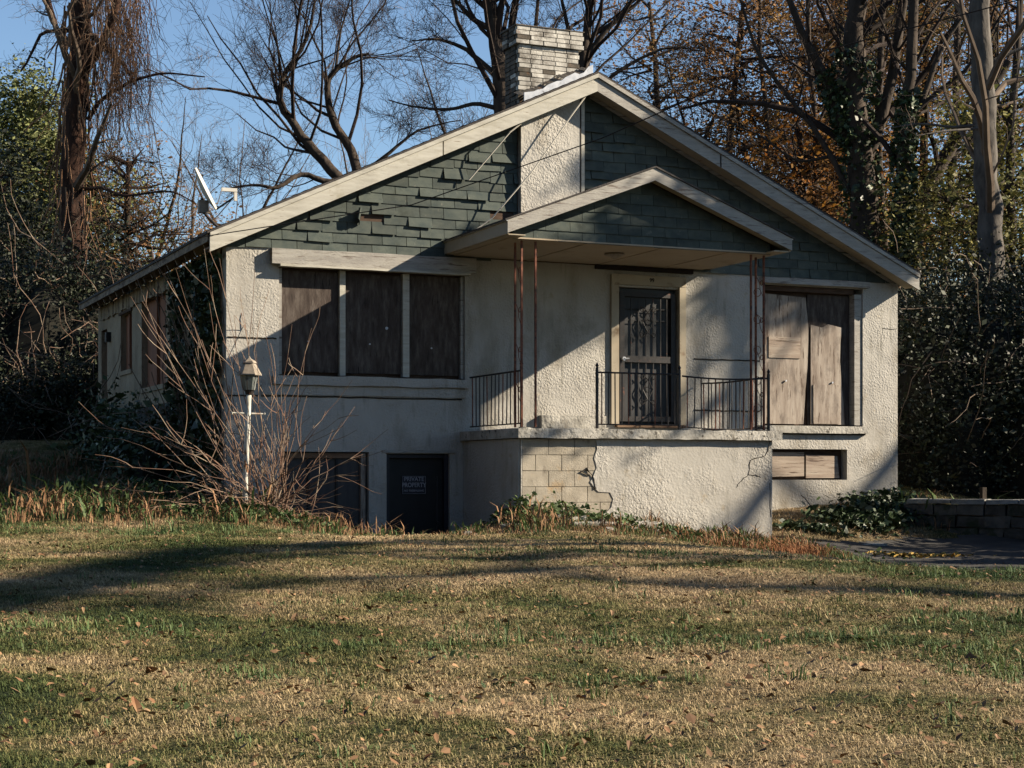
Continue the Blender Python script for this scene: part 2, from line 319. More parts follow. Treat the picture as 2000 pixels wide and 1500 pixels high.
# ------------------------------------------------------------------ the house
H = thing('house', 'abandoned one storey stucco house with green shingled gable and boarded windows', 'house')
W, DEP, XC = 11.4, 9.9, 5.6
EV, AP = 4.93, 7.68
def rz(x): return AP - (AP-EV)/5.95*abs(x-XC)
def wall(name, m, x0, x1, z0, z1, openings, thick=.22, axis='x', at=0.0, sgn=1):
    xs = sorted({x0, x1, *[c for o_ in openings for c in o_[:2]]}); zs = sorted({z0, z1, *[c for o_ in openings for c in o_[2:]]})
    g = G()
    def q(a, c, dep): return (a, at+sgn*dep, c) if axis == 'x' else (at+sgn*dep, a, c)
    for i in range(len(xs)-1):
        for j in range(len(zs)-1):
            cx, cz = (xs[i]+xs[i+1])/2, (zs[j]+zs[j+1])/2
            if any(a < cx < b_ and c < cz < d_ for a, b_, c, d_ in openings): continue
            for dep in (0, thick):
                g.add([q(xs[i], zs[j], dep), q(xs[i+1], zs[j], dep), q(xs[i+1], zs[j+1], dep), q(xs[i], zs[j+1], dep)], [(0,1,2,3)])
    for a, b_, c, d_ in openings + [(x0, x1, z0, z1)]:
        for (p1, p2) in (((a,c),(b_,c)), ((b_,c),(b_,d_)), ((b_,d_),(a,d_)), ((a,d_),(a,c))):
            g.add([q(*p1, 0), q(*p2, 0), q(*p2, thick), q(*p1, thick)], [(0,1,2,3)])
    return obj(name, g, m, H)
OPEN = [(.76,3.6,3.03,4.62),(2.37,3.36,-.2,1.93),(.78,2.1,.6,1.95),(6.15,7.22,2.4,4.53),(8.78,10.70,2.42,4.69),(8.45,10.39,1.54,2.04)]
front = wall('front_wall', M['stucco'], 0, W, -.6, 4.84, OPEN)
side_open = [(3.95,5.9,3.1,4.6),(6.75,7.8,3.5,4.52),(9.15,9.75,2.3,4.4)]
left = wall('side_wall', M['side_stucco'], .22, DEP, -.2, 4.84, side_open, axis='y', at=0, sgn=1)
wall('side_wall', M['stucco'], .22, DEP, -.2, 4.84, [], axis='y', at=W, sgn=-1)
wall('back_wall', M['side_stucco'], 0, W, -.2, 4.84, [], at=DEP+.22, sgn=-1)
g = G(); g.xz([(0.02,4.845),(W-.02,4.845),(W-.02,rz(W)-.2),(XC,AP-.2),(.02,rz(0)-.2)], 9.95, 10.1); obj('back_gable', g, M['shingle'], H)
g = G(); g.box(-.012, .0, .3, 9.9, 2.2, 2.78); obj('foundation_band', g, M['stone'], H)
# stucco joints (thin reveals)
for x0, x1, z in ((.02,.72,3.55),(.5,3.55,2.735),(7.5,8.7,3.45),(7.5,8.7,2.64),(0.0,.45,2.73)):
    g = G(); pts = [(x0+(x1-x0)*i/14, -.004, z+random.uniform(-.006,.006)) for i in range(15)]; g.tube(pts, .011, 5); obj('stucco_joint', g, M['crack'], H)
# gable backing
gb = G(); gb.xz([(.0,4.845),(W,4.845),(W,rz(W)-.12),(XC,AP-.12),(0,rz(0)-.12)], .0, .2)
gable = obj('gable_wall', gb, M['darkwood'], H)
# shingles
def clip(poly, a, b_, c):            # keep a*x+b*z<=c
    out = []
    for i in range(len(poly)):
        p, q = poly[i], poly[(i+1) % len(poly)]; fp = a*p[0]+b_*p[1]-c; fq = a*q[0]+b_*q[1]-c
        if fp <= 0: out.append(p)
        if fp*fq < 0: k = fp/(fp-fq); out.append((p[0]+(q[0]-p[0])*k, p[1]+(q[1]-p[1])*k))
    return out
SL = (AP-EV)/5.95
def shingle(poly, y, zb, zt, parent, lift=0):
    if len(poly) < 3: return 0
    xs = [p[0] for p in poly]; zs = [p[1] for p in poly]
    if max(xs)-min(xs) < .03 or max(zs)-min(zs) < .02: return 0
    n = len(poly); tilt = lambda z: y - .022 - lift*(zt-z)/(zt-zb) + .016*(z-zb)/(zt-zb)
    fr = [(x, tilt(z), z) for x, z in poly]; bk = [(x, tilt(z)+.012, z) for x, z in poly]
    cx, cz = sum(xs)/n, sum(zs)/n
    v_ = [(a-cx, b_-y, c-cz) for a, b_, c in fr+bk]
    f_ = [tuple(range(n)), tuple(range(2*n-1, n-1, -1))] + [(i, i+n, (i+1) % n+n, (i+1) % n) for i in range(n)]
    me = bpy.data.meshes.new('shingle'); me.from_pydata(v_, [], f_); me.materials.append(M['shingle'])
    piece('shingle', me, (cx, y, cz), parent); return 1
ns = 0; row = 0; z = 4.835; rs = random.Random(3); stuffg = G()
missing = [(1.93,2.2,5.3,5.42),(3.95,4.35,5.46,5.6)]  # second gap bares dark sheathing, mostly in place of a shadow
while z < 7.5:
    x = -.1 - (.19 if row % 2 else 0) - rs.uniform(0, .04)
    sag = rs.uniform(-.012, .012)
    while x < W:
        wd = .375
        dz = rs.gauss(0, .006)
        poly = [(x+.006, z-.02+dz+sag), (x+wd-.003, z-.02+dz+sag+rs.gauss(0, .004)), (x+wd-.003, z+.162), (x+.006, z+.162)]
        x += wd
        cx, cz = x-wd/2, z+.07
        poly = clip(poly, SL, 1, AP-.13+SL*XC); poly = clip(poly, -SL, 1, AP-.13-SL*XC) if poly else poly
        if not poly: continue
        poly = clip(clip(poly, -1, 0, .0), 1, 0, W)
        if cx < 5.0: poly = clip(poly, 1, 0, 4.44)
        else: poly = clip(poly, -1, 0, -5.53)
        if any(a < cx < b_ and c < cz < d_ for a, b_, c, d_ in missing): continue
        # hidden behind the porch roof
        pz = 5.93 - .38*abs(cx-5.53)
        if 3.6 < cx < 7.6 and cz < pz-.42: continue
        ns += shingle(poly, 0, z, z+.15, gable, lift=(rs.random() < .3)*rs.uniform(.0, .035))
    z += .148; row += 1
print('shingles', ns)
# torn curl at the missing tiles
g = G(); pts = []
for i in range(6):
    a = i*.42; pts.append((1.93-.05*i*.3+.02*math.sin(a), -.03-.16*math.sin(a)*.8, 5.34))
for i in range(5):
    p, q = pts[i], pts[i+1]; g.add([(p[0], p[1], 5.22+.02*i), (q[0], q[1], 5.22+.02*(i+1)), (q[0]+.03, q[1], 5.46), (p[0]+.03, p[1], 5.46)], [(0,1,2,3)])
for i in range(5): g.add([(pts[i][0]+.008, pts[i][1]+.01, 5.22+.02*i),(pts[i][0]+.036, pts[i][1]+.01, 5.46),(pts[i+1][0]+.036, pts[i+1][1]+.01, 5.46),(pts[i+1][0]+.008, pts[i+1][1]+.01, 5.22+.02*i)], [(0,1,2,3)])
obj('curled_tar_paper', g, M['shingle'], gable)
# pilaster (chimney breast)
g = G(); g.xz([(4.46,4.86),(5.44,4.86),(5.44,AP-.13-SL*(XC-5.44)),(4.46,AP-.13-SL*(XC-4.46))], -.12, .0)
pil = obj('chimney_breast', g, M['rough_stucco'], H)
g = G(); g.box(5.444, 5.458, -.125, -.02, 5.2, 7.44); obj('dark_joint', g, M['crack'], pil)
g = G(); g.box(5.475, 5.53, -.10, -.03, 5.1, 7.5); obj('corner_trim', g, M['paint'], H)
# roof
YF, YB = -.4, 10.2
g = G()
for sg in (-1, 1):
    e = XC+sg*5.97; ez = AP-SL*5.97
    g.prism([(XC, YF-.03, AP+.03), (e, YF-.03, ez+.03), (e, YF-.03, ez), (XC, YF-.03, AP)], (0, YB-YF, 0))
roof = obj('roof', g, M['roofing'], H)
# roof courses, each a slightly raised strip
g = G()
for sg in (-1, 1):
    for k in range(40):
        a = k*.148+.02; x_ = XC+sg*a; x2 = XC+sg*(a+.14)
        zz = AP-SL*a+.032; z2 = AP-SL*(a+.14)+.032
        g.add([(x_, YF-.03, zz), (x2, YF-.03, z2+.012), (x2, YB, z2+.012), (x_, YB, zz), (x2, YF-.03, z2), (x2, YB, z2)], [(0,1,2,3),(1,4,5,2)])
obj('roof_courses', g, M['roofing'], roof, kind='stuff')
# soffit under the front overhang + barge boards
for sg in (-1, 1):
    e = XC+sg*5.93; ez = AP-SL*5.93
    nm = 'barge_board'
    mm = M['paint'] if sg < 0 else M['paint_worn_shaded']  # right side takes the worn paint darkened for shade
    segs = [(0, .42), (.424, 1)] if sg < 0 else [(0, .36), (.364, 1)]
    for a, b_ in segs:
        pa = (XC+sg*5.93*a, AP-SL*5.93*a); pb = (XC+sg*5.93*b_, AP-SL*5.93*b_)
        dw = .012 if a > .1 else 0
        g = G(); g.prism([(pa[0], YF-dw, pa[1]-.065), (pb[0], YF-dw, pb[1]-.065), (pb[0], YF-dw, pb[1]-.265), (pa[0], YF-dw, pa[1]-.265)], (0, .03+dw, 0)); obj(nm, g, mm, H)
    g = G(); g.prism([(XC, YF-.035, AP-.002), (e, YF-.035, ez-.002), (e, YF-.035, ez-.062), (XC, YF-.035, AP-.062)], (0, .05, 0))
    obj('crown_moulding', g, mm, H)
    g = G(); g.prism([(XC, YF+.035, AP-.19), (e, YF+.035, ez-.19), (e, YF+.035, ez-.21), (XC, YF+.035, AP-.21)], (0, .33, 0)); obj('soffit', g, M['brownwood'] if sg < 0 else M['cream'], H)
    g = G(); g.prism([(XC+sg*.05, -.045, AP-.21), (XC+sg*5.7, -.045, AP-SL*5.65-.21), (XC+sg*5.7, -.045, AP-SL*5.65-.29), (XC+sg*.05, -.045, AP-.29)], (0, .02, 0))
    obj('frieze_board', g, M['brownwood'] if sg < 0 else M['paint_worn_shaded'], H)
# eaves
for sg in (-1, 1):
    e = XC+sg*5.95; ez = AP-SL*5.95
    g = G(); g.box(min(e, e-sg*.025), max(e, e-sg*.025), YF+.05, YB, ez-.11, ez-.004); obj('eave_fascia', g, M['paint_worn_shaded'] if sg > 0 else M['fascia_old'], H)
    tl = G(); tl.box(-.16, .16, -.022, .022, -.06, .04)
    me = mesh_of('rafter_tail', tl, M['fascia_old'])
    for k in range(17):
        piece('rafter_tail', me, (e-sg*.19, .05+.6*k, ez-.06), H, rot=(0, sg*R(25), 0))
sl_ = G(); sl_.box(-.011, .011, -.075, .075, -.13, .13, j=.002); slm = [mesh_of('frieze_slat', sl_, M[k_]) for k_ in ('side_stucco', 'fascia_old')]
for k_ in range(58): piece('frieze_slat', slm[k_ % 3 == 1], (-.018-random.uniform(0,.012), .33+.163*k_, 4.71+random.uniform(-.02,.02)), H)
# right corner: broken end of board
# ---- window headers and left window
def polybox(name, x0, x1, y0, y1, z0, z1, m, par=H, n=8, j=.006):
    g = G(); xs = np.linspace(x0, x1, n)
    top = [(x, z1+random.uniform(-j, j)) for x in xs]; bot = [(x, z0+random.uniform(-j, j)) for x in xs[::-1]]
    g.xz(bot[::-1] + top[::-1], y0, y1); return obj(name, g, m, par)
polybox('window_header', .63, 3.74, -.11, -.002, 4.60, 4.82, M['paint_worn_shaded'])
polybox('drip_board', .74, 3.64, -.15, -.005, 4.565, 4.595, M['paint'], n=12, j=.004)
polybox('window_header', 8.70, 10.78, -.10, -.002, 4.705, 4.80, M['paint_worn_shaded'])
g = G(); g.box(.765, 3.595, .14, .21, 3.04, 4.61); w1 = obj('window', g, M['darkwood'], H)
for a, b_ in ((.82,1.66),(1.77,2.62),(2.75,3.54)):
    polybox('window_board', a, b_, .085, .105, 3.09, 4.53+random.uniform(-.02,.02), M['ply'], w1)
for a, b_ in ((1.67,1.755),(2.635,2.735)):
    g = G(); g.box(a, b_, .03, .13, 3.05, 4.56); obj('mullion', g, M['paint'], w1)
for a, b_ in ((.767,.81),(3.55,3.593)):
    g = G(); g.box(a, b_, .04, .13, 3.05, 4.56); obj('window_jamb', g, M['paint_worn_shaded'], w1)
for x, z, r_ in ((1.21,3.53,.012),(2.14,3.52,.012),(2.4,3.76,.022),(3.1,3.49,.012)):
    g = G(); g.tube([(x, .084, z), (x, .07, z)], r_, 8); obj('bolt_head', g, M['tin'], w1)
polybox('window_sill', .66, 3.64, -.07, -.002, 2.90, 3.03, M['stucco'], n=14, j=.008)
polybox('sill_band', .5, 3.6, -.025, -.001, 2.76, 2.885, M['stucco'], n=14, j=.006)
# ---- basement window and door
g = G(); g.box(.785, 2.095, .10, .16, .6, 1.94); bw = obj('basement_window', g, M['darkpanel'], H)
g = G(); g.box(1.99, 2.06, .04, .10, .62, 1.93); obj('window_jamb', g, M['ply_light'], bw)
g = G(); g.box(.80, 1.985, .05, .10, 1.86, 1.93); obj('window_head', g, M['brownwood'], bw)
for x in (1.2, 1.62):
    g = G(); g.box(x, x+.035, .075, .098, .62, 1.855); obj('board_batten', g, M['black'], bw)
polybox('basement_header', 2.30, 3.44, -.02, -.001, 1.94, 1.975, M['paint_worn_shaded'])
g = G(); g.box(2.375, 3.355, .14, .19, -.2, 1.92); bd = obj('basement_door', g, M['black'], H)
for a, b_ in ((2.375,2.43),(3.29,3.355)):
    g = G(); g.box(a, b_, .05, .135, -.2, 1.92); obj('door_jamb', g, M['signblack'], bd)
g = G(); g.box(2.435, 3.285, .06, .135, 1.87, 1.92); obj('door_head', g, M['signblack'], bd)
g = G(); g.box(3.2, 3.215, .125, .138, .75, 1.6); obj('door_edge_strip', g, M['darkpanel'], bd)
g = G(); g.tube([(3.22,.139,.9),(3.22,.10,.9)], .03, 10); obj('handle', g, M['iron'], bd)
sign = thing('warning_sign', 'small dark private property sign hung on the black basement door', 'sign', (2.84, .13, 1.33))
g = G(); g.box(2.655, 3.025, .118, .124, 1.335, 1.605); sb = obj('panel', g, M['signblack'], sign)
def text(name, body, size, loc, m, parent, rx=90, sx=1.0):
    c = bpy.data.curves.new(name, 'FONT'); c.body = body; c.size = size; c.align_x = 'CENTER'; c.align_y = 'CENTER'; c.extrude = .0015; c.offset = size*.02
    t = bpy.data.objects.new('tmp', c); COL.objects.link(t); bpy.context.view_layer.update()
    me = bpy.data.meshes.new_from_object(t.evaluated_get(bpy.context.evaluated_depsgraph_get())); bpy.data.objects.remove(t)
    me.materials.clear(); me.materials.append(m)
    o_ = bpy.data.objects.new(name, me); COL.objects.link(o_); o_.parent = parent; o_.rotation_euler = (R(rx), 0, 0); o_.scale = (sx, 1, 1)
    o_.location = tuple(np.array(loc)-np.array(ORG[parent.name])); return o_
text('lettering', 'PRIVATE', .088, (2.84,.1165,1.555), M['print'], sign, sx=.95)
text('lettering', 'PROPERTY', .092, (2.84,.1165,1.468), M['print'], sign, sx=.86)
text('lettering', 'NO TRESPASSING', .042, (2.84,.1165,1.385), M['print'], sign, sx=.95)
g = G()
for a, b_, c, d_ in ((2.66,3.02,1.34,1.344),(2.66,3.02,1.596,1.6),(2.66,2.664,1.345,1.595),(3.016,3.02,1.345,1.595)): g.box(a, b_, .1155, .1175, c, d_)
obj('border', g, M['print'], sign)
# ---- right window
g = G(); g.box(8.785, 10.695, .2, .215, 2.43, 4.68); rw = obj('window', g, M['darkwood'], H)
g = G(); g.box(10.55, 10.69, .02, .195, 2.44, 4.60); obj('window_jamb', g, M['paint_worn_shaded'], rw)
g = G(); g.box(8.79, 10.54, .05, .195, 4.60, 4.68); obj('window_head', g, M['darkwood'], rw)
def ragged(name, pts, y0, y1, m, par):
    g = G(); g.xz(pts, y0, y1); return obj(name, g, m, par)
ragged('window_board', [(8.80,2.45),(9.62,2.45),(9.66,3.0),(9.70,3.42),(9.72,4.0),(9.66,4.52),(8.80,4.56)], .12, .14, M['ply_light'], rw)
ragged('window_board', [(9.76,2.45),(10.42,2.45),(10.40,2.8),(10.36,3.15),(10.33,3.5),(10.34,3.82),(10.37,4.05),(10.1,4.1),(9.98,4.04),(9.76,4.08)], .115, .135, M['ply_light'], rw)
g = G(); g.box(9.72, 10.54, .16, .18, 2.45, 4.58); obj('window_board', g, M['ply'], rw)  # dark ply, toned down to carry the shadow at upper right
g = G(); g.box(9.80, 10.30, .098, .112, 2.46, 3.10); obj('patch_board', g, M['ply_light'], rw)
g = G(); g.box(8.95, 9.55, .104, .118, 3.52, 3.86); obj('patch_board', g, M['ply_h'], rw)
for x, z in ((9.27,3.15),(10.17,3.14)):
    g = G(); g.tube([(x, .11, z), (x, .09, z)], .016, 8); obj('bolt_head', g, M['tin'], rw)
polybox('window_sill', 8.66, 10.78, -.09, -.002, 2.30, 2.415, M['concrete'], n=12, j=.006)
g = G(); g.tube([(8.7+i*.17, -.01, 2.285) for i in range(13)], .012, 5); obj('stucco_joint', g, M['crack'], H)
g = G(); g.box(8.46, 10.38, .16, .2, 1.545, 2.035); bv = obj('basement_window', g, M['darkwood'], H)
ragged('window_board', [(8.5,1.58),(9.62,1.60),(9.62,1.99),(8.5,1.99)], .10, .125, M['ply_h'], bv)
ragged('window_board', [(9.65,1.57),(10.30,1.57),(10.26,1.93),(9.65,1.95)], .09, .115, M['ply_h'], bv)
# ---- front door: security door
g = G(); g.box(6.16, 7.21, .10, .15, 2.41, 4.52); fd = obj('front_door', g, M['door_grey'], H)
g = G()
for a, b_, c, d_ in ((6.2,6.28,2.45,4.46),(7.1,7.18,2.45,4.46)): g.box(a, b_, .02, .055, c, d_)
g.box(6.281, 7.099, .02, .055, 4.39, 4.46); g.box(6.281, 7.099, .02, .055, 2.45, 2.53); g.box(6.281, 7.099, .02, .055, 3.37, 3.47)
sdoor = obj('security_door', g, M['iron'], H)
bar = G(); bar.box(-.007, .007, -.007, .007, 0, .895); bme = mesh_of('bar', bar, M['iron'])
for x in (6.4,6.53,6.66,6.79,6.92,7.03): piece('bar', bme, (x, .037, 3.473), sdoor); piece('bar', bme, (x, .037, 2.5), sdoor, scale=(1,1,.96))
for zc in (4.0, 2.95):
    g = G()
    for sx_ in (-1, 1):
        for sz_ in (-1, 1):
            g.tube([(6.69+sx_*.0, .026, zc+sz_*.16), (6.69+sx_*.09, .026, zc)], .008, 5)
            g.ring((6.69+sx_*.10, .026, zc+sz_*.20), .035, .007)
            g.tube([(6.69, .026, zc+sz_*.16), (6.69+sx_*.1, .026, zc+sz_*.235)], .007, 4)
    g.ring((6.69, .026, zc), .04, .006)
    obj('scrollwork', g, M['iron'], sdoor)
g = G()
for z in (4.2, 4.02): g.box(6.281, 7.09, .042, .052, z, z+.012)
obj('cross_bar', g, M['iron'], sdoor)
g = G(); g.tube([(6.25,.02,3.42),(6.25,-.03,3.42)], .03, 10); g.tube([(6.25,-.03,3.42),(6.33,-.035,3.42)], .012, 6); obj('handle', g, M['tin'], sdoor)
for a, b_ in ((6.02,6.15),(7.22,7.33)):
    g = G(); g.box(a, b_, -.045, -.001, 2.4, 4.56); obj('door_casing', g, M['cream'], H)
g = G(); g.box(6.02, 7.33, -.05, -.001, 4.563, 4.72); dh = obj('door_header', g, M['cream'], H)
text('house_number', '99', .085, (6.72, -.053, 4.645), M['wire'], dh)
g = G(); g.box(6.1, 7.3, -.09, .09, 2.355, 2.40); obj('door_threshold', g, M['brownwood'], H)
g = G(); g.box(4.81, 5.9, -.10, -.001, 2.29, 2.52); obj('ledge', g, M['concrete'], H)
g = G(); g.box(5.75, 7.45, -.07, -.001, 4.78, 4.845); obj('ceiling_trim', g, M['wire'], H)
# ---- porch platform
PX0, PX1, PY = 3.6, 7.64, -2.05
pf = G()
# front stucco with ragged opening to the bare blocks
rag = [(4.75,2.12),(4.77,1.98),(4.72,1.86),(4.76,1.72),(4.71,1.60),(4.66,1.52),(4.74,1.42),(4.79,1.38),(4.97,1.37),(5.02,1.28),(4.99,1.16),(4.9,1.08),(4.55,1.04),(4.1,1.0)]
pf.prism([(PX1, PY, -.3), (PX1, PY, 2.12)] + [(x, PY, z) for x, z in rag] + [(3.6, PY, .98), (3.6, PY, -.3)], (0, .02, 0))
pf.box(3.6, PX1, PY+.06, -.002, -.3, 2.12)
pf.box(3.601, 3.62, PY+.005, PY+.055, -.3, 2.119)
pf.box(PX1-.02, PX1-.001, PY+.021, PY+.059, -.3, 2.119)
plat = obj('porch_base', pf, M['stucco'], H)
rsb = random.Random(5); zz = 2.115; k = 0
for rowz in range(5):
    x = 3.625 - (.2 if rowz % 2 else 0)
    while x < 5.06:
        a, b_ = max(x, 3.625), min(x+.398, 5.08)
        if b_-a > .06:
            g = G(); w_, h_ = (b_-a)-.007, .213; g.box(-w_/2, w_/2, 0, .035, -h_/2, h_/2, j=.002)
            me = mesh_of('cinder_block', g, M['block']); piece('cinder_block', me, ((a+b_)/2, PY+.009+rsb.uniform(0,.004), zz-.11-.22*rowz), plat)
        x += .4
cp = G(); xs = np.linspace(3.52, 7.76, 30)
rt = random.Random(8)
top = [(x, 2.262+rt.uniform(-.014,.010)) for x in xs]; bot = [(x, 2.125+rt.uniform(-.006,.006)) for x in xs]
cp.xz([bot[0]] + bot[1:] + top[::-1], PY-.09, -.003)
obj('porch_slab', cp, M['concrete'], H)
def crackpoly(pts, y, par, w=.012, m='crack'):
    g = G(); P_ = []
    for i in range(len(pts)-1):
        for k_ in range(3):
            t_ = k_/3; P_.append((pts[i][0]*(1-t_)+pts[i+1][0]*t_+random.uniform(-.012,.012), y, pts[i][1]*(1-t_)+pts[i+1][1]*t_+random.uniform(-.01,.01)))
    P_.append((pts[-1][0], y, pts[-1][1])); rr = [w*random.uniform(.5,1.3) for _ in P_]
    g.tube(P_, rr, 5); return obj('crack', g, M[m], par)
crackpoly([(7.60,2.1),(7.56,1.97),(7.50,1.88),(7.27,1.84),(7.24,1.62),(7.36,1.61),(7.44,1.58)], PY-.001, plat, .007)
crackpoly([(7.24,1.62),(7.12,1.55),(7.04,1.44)], PY-.001, plat, .006)
crackpoly([(7.60,1.5),(7.62,1.0)], PY-.001, plat, .005)
crackpoly([(4.66,1.62),(4.52,1.67),(4.60,1.71),(4.68,1.62),(4.74,1.42)], PY-.003, plat, .009)
crackpoly([(11.1,4.05),(11.38,4.06)], -.002, H, .006)
crackpoly([(9.5,1.3),(9.7,1.1),(9.72,.9)], -.002, H, .005)
# left porch cheek seam
g = G(); g.box(3.575, 3.598, PY+.03, -.01, -.3, 2.115); obj('porch_cheek', g, M['stucco'], H)
# ---- porch posts
def post(c, cy, dx):
    g = G(); g.box(c-.13 if dx < 0 else c-.03, c+.03 if dx < 0 else c+.13+.08, cy-.03, cy+.03, 2.265, 2.278); p = obj('porch_post', g, M['iron'], H)
    for (x, y) in ((c, cy), (c+dx, cy), (c, cy+.22)):
        g = G(); g.box(x-.013, x+.013, y-.013, y+.013, 2.279, 4.845); obj('pipe', g, M['rust'], p)
    for zc in (2.75, 3.3, 3.85, 4.4):
        g = G(); g.tube([(c, cy+.02, zc-.16), (c, cy+.10, zc-.05), (c, cy+.12, zc+.06), (c, cy+.2, zc+.16)], .006, 4)
        g.ring((c, cy+.06, zc+.05), .035, .006, 'yz'); obj('scroll', g, M['rust'], p)
    return p
post(3.64, -1.98, .21); post(7.54, -1.98, -.22)
for zc in (2.6,3.0,3.45,3.9,4.3):
    g = G(); g.ring((7.43, -1.98, zc), .06, .006); obj('scroll', g, M['rust'], H)
# ---- railings
bal = G(); bal.box(-.0065, .0065, -.0065, .0065, 0, .72); bal_me = mesh_of('baluster', bal, M['iron'])
balr = G(); balr.box(-.0065, .0065, -.0065, .0065, 0, .72); balr_me = mesh_of('baluster', balr, M['rust'])
def rail(p, q, n, sag=0, posts=(1,1), lab=None):
    g = G(); P_ = [np.array(p)*(1-i/8)+np.array(q)*(i/8)+np.array((0,0,-sag*math.sin(math.pi*i/8))) for i in range(9)]
    g.tube([a+np.array((0,0,.79)) for a in P_], .013, 6); rl = obj('railing', g, M['iron'], H)
    g = G(); g.tube([a+np.array((0,0,.06)) for a in P_], .010, 5); obj('bottom_rail', g, M['iron'], rl)
    for k_ in range(n):
        t_ = (k_+.7)/(n+.4); a = np.array(p)*(1-t_)+np.array(q)*t_; a[2] += .06-sag*math.sin(math.pi*t_)
        piece('baluster', bal_me if k_ % 4 else balr_me, a, rl, rot=(rsb.uniform(-.01,.01), rsb.uniform(-.012,.012), 0))
    for e_, on in ((p, posts[0]), (q, posts[1])):
        if on:
            g = G(); g.box(e_[0]-.016, e_[0]+.016, e_[1]-.016, e_[1]+.016, e_[2], e_[2]+.86); g.tube([(e_[0], e_[1], e_[2]+.86), (e_[0], e_[1], e_[2]+.885), (e_[0], e_[1], e_[2]+.93)], [.012, .028, .003], 8)
            obj('newel', g, M['iron'], rl)
    return rl
rail((3.66,-.06,2.27), (3.66,-1.93,2.27), 13, posts=(0,1))
rail((4.80,-1.98,2.27), (6.12,-1.98,2.27), 12)
rail((6.17,-1.98,2.25), (7.62,-1.98,2.25), 12, sag=.03, posts=(0,1))
rail((7.60,-.06,2.27), (7.60,-1.90,2.27), 15, sag=.02, posts=(0,0))
# ---- porch roof
PA, PEv, PXC = 5.93, 5.07, 5.53; PS = (PA-PEv)/2.25; pyf = -2.35
g = G()
for sg in (-1, 1):
    e = PXC+sg*2.3; ez = PA-PS*2.3
    g.prism([(PXC, pyf-.02, PA+.022), (e, pyf-.02, ez+.022), (e, pyf-.02, ez), (PXC, pyf-.02, PA)], (0, -pyf+.018, 0))
pr = obj('porch_roof', g, M['roofing'], H)
for sg in (-1, 1):
    e = PXC+sg*2.26; ez = PA-PS*2.26
    g = G(); g.prism([(PXC, pyf, PA-.004), (e, pyf, ez-.004), (e, pyf, ez-.18), (PXC, pyf, PA-.18)], (0, .03, 0)); obj('barge_board', g, M['paint_worn_shaded'], pr)
    g = G(); g.prism([(PXC, pyf+.032, PA-.12), (e-sg*.03, pyf+.032, ez-.12), (e-sg*.03, pyf+.032, ez-.14), (PXC, pyf+.032, PA-.14)], (0, .2, 0)); obj('soffit', g, M['cream'], pr)
    g = G(); g.box(min(e, e-sg*.028), max(e, e-sg*.028), pyf+.032, -.005, ez-.19, ez-.005); obj('eave_fascia', g, M['cream'], pr)
    g = G(); g.box(min(e, e+sg*.02), max(e, e+sg*.02), pyf, -.005, ez-.02, ez-.004); obj('drip_edge', g, M['tin'], pr)
    g = G(); g.box(min(e-sg*.03, PXC+sg*1.98), max(e-sg*.03, PXC+sg*1.98), pyf+.04, -.005, ez-.2, ez-.185); obj('side_soffit', g, M['cream'], pr)
g = G(); g.box(3.42, 7.62, -2.09, -.005, 4.855, 4.875); cl = obj('porch_ceiling', g, M['ceiling'], pr)
for x in (4.6, 5.8, 6.9):
    g = G(); g.box(x, x+.05, -2.08, -.01, 4.845, 4.854); obj('ceiling_batten', g, M['ceiling'], pr)
g = G(); g.xz([(3.45,4.88),(7.60,4.88),(7.60,PA-PS*2.07-.04),(PXC,PA-.05),(3.45,PA-PS*2.08-.04)], -2.06, -2.0); pg = obj('porch_gable', g, M['darkwood'], pr)
z = 4.865; row = 0; n2 = 0
while z < 5.85:
    x = 3.4-(.19 if row % 2 else 0)
    while x < 7.65:
        poly = [(x+.003, z-.015+rs.gauss(0,.002)), (x+.372, z-.015+rs.gauss(0,.002)), (x+.372, z+.162), (x+.003, z+.162)]; x += .375
        poly = clip(poly, PS, 1, PA-.15+PS*PXC)
        if poly: poly = clip(poly, -PS, 1, PA-.15-PS*PXC)
        if poly: poly = clip(clip(poly, -1, 0, -3.46), 1, 0, 7.59)
        n2 += shingle(poly, -2.06, z, z+.15, pg)
    z += .148; row += 1
print('porch shingles', n2)
g = G(); g.tube([(5.45,-1.25,4.854),(5.45,-1.25,4.83),(5.45,-1.25,4.80),(5.45,-1.25,4.78)], [.14,.15,.08,.02], 14); obj('ceiling_light', g, M['lamphood'], cl)
# ---- side windows and door
for (a, b_, c, d_) in side_open:
    g = G(); g.box(.10, .13, a+.005, b_-.005, c+.005, d_-.005); sw = obj('window' if c > 3 else 'side_door', g, M['redply'], H)
    if c > 3:
        g = G(); g.box(-.03, .09, a-.04, b_+.04, c-.08, c-.002); obj('sill', g, M['side_stucco'], sw)
        g = G(); g.box(-.03, -.002, a-.06, b_+.06, d_+.002, d_+.05); obj('lintel', g, M['darkwood'], sw)
        g = G(); g.box(.05, .095, (a+b_)/2-.03, (a+b_)/2+.03, c+.01, d_-.01); obj('batten', g, M['redply'], sw)
g = G(); g.box(-.09, -.003, 8.75, 8.9, 4.12, 4.3); obj('porch_light', g, M['iron'], H)
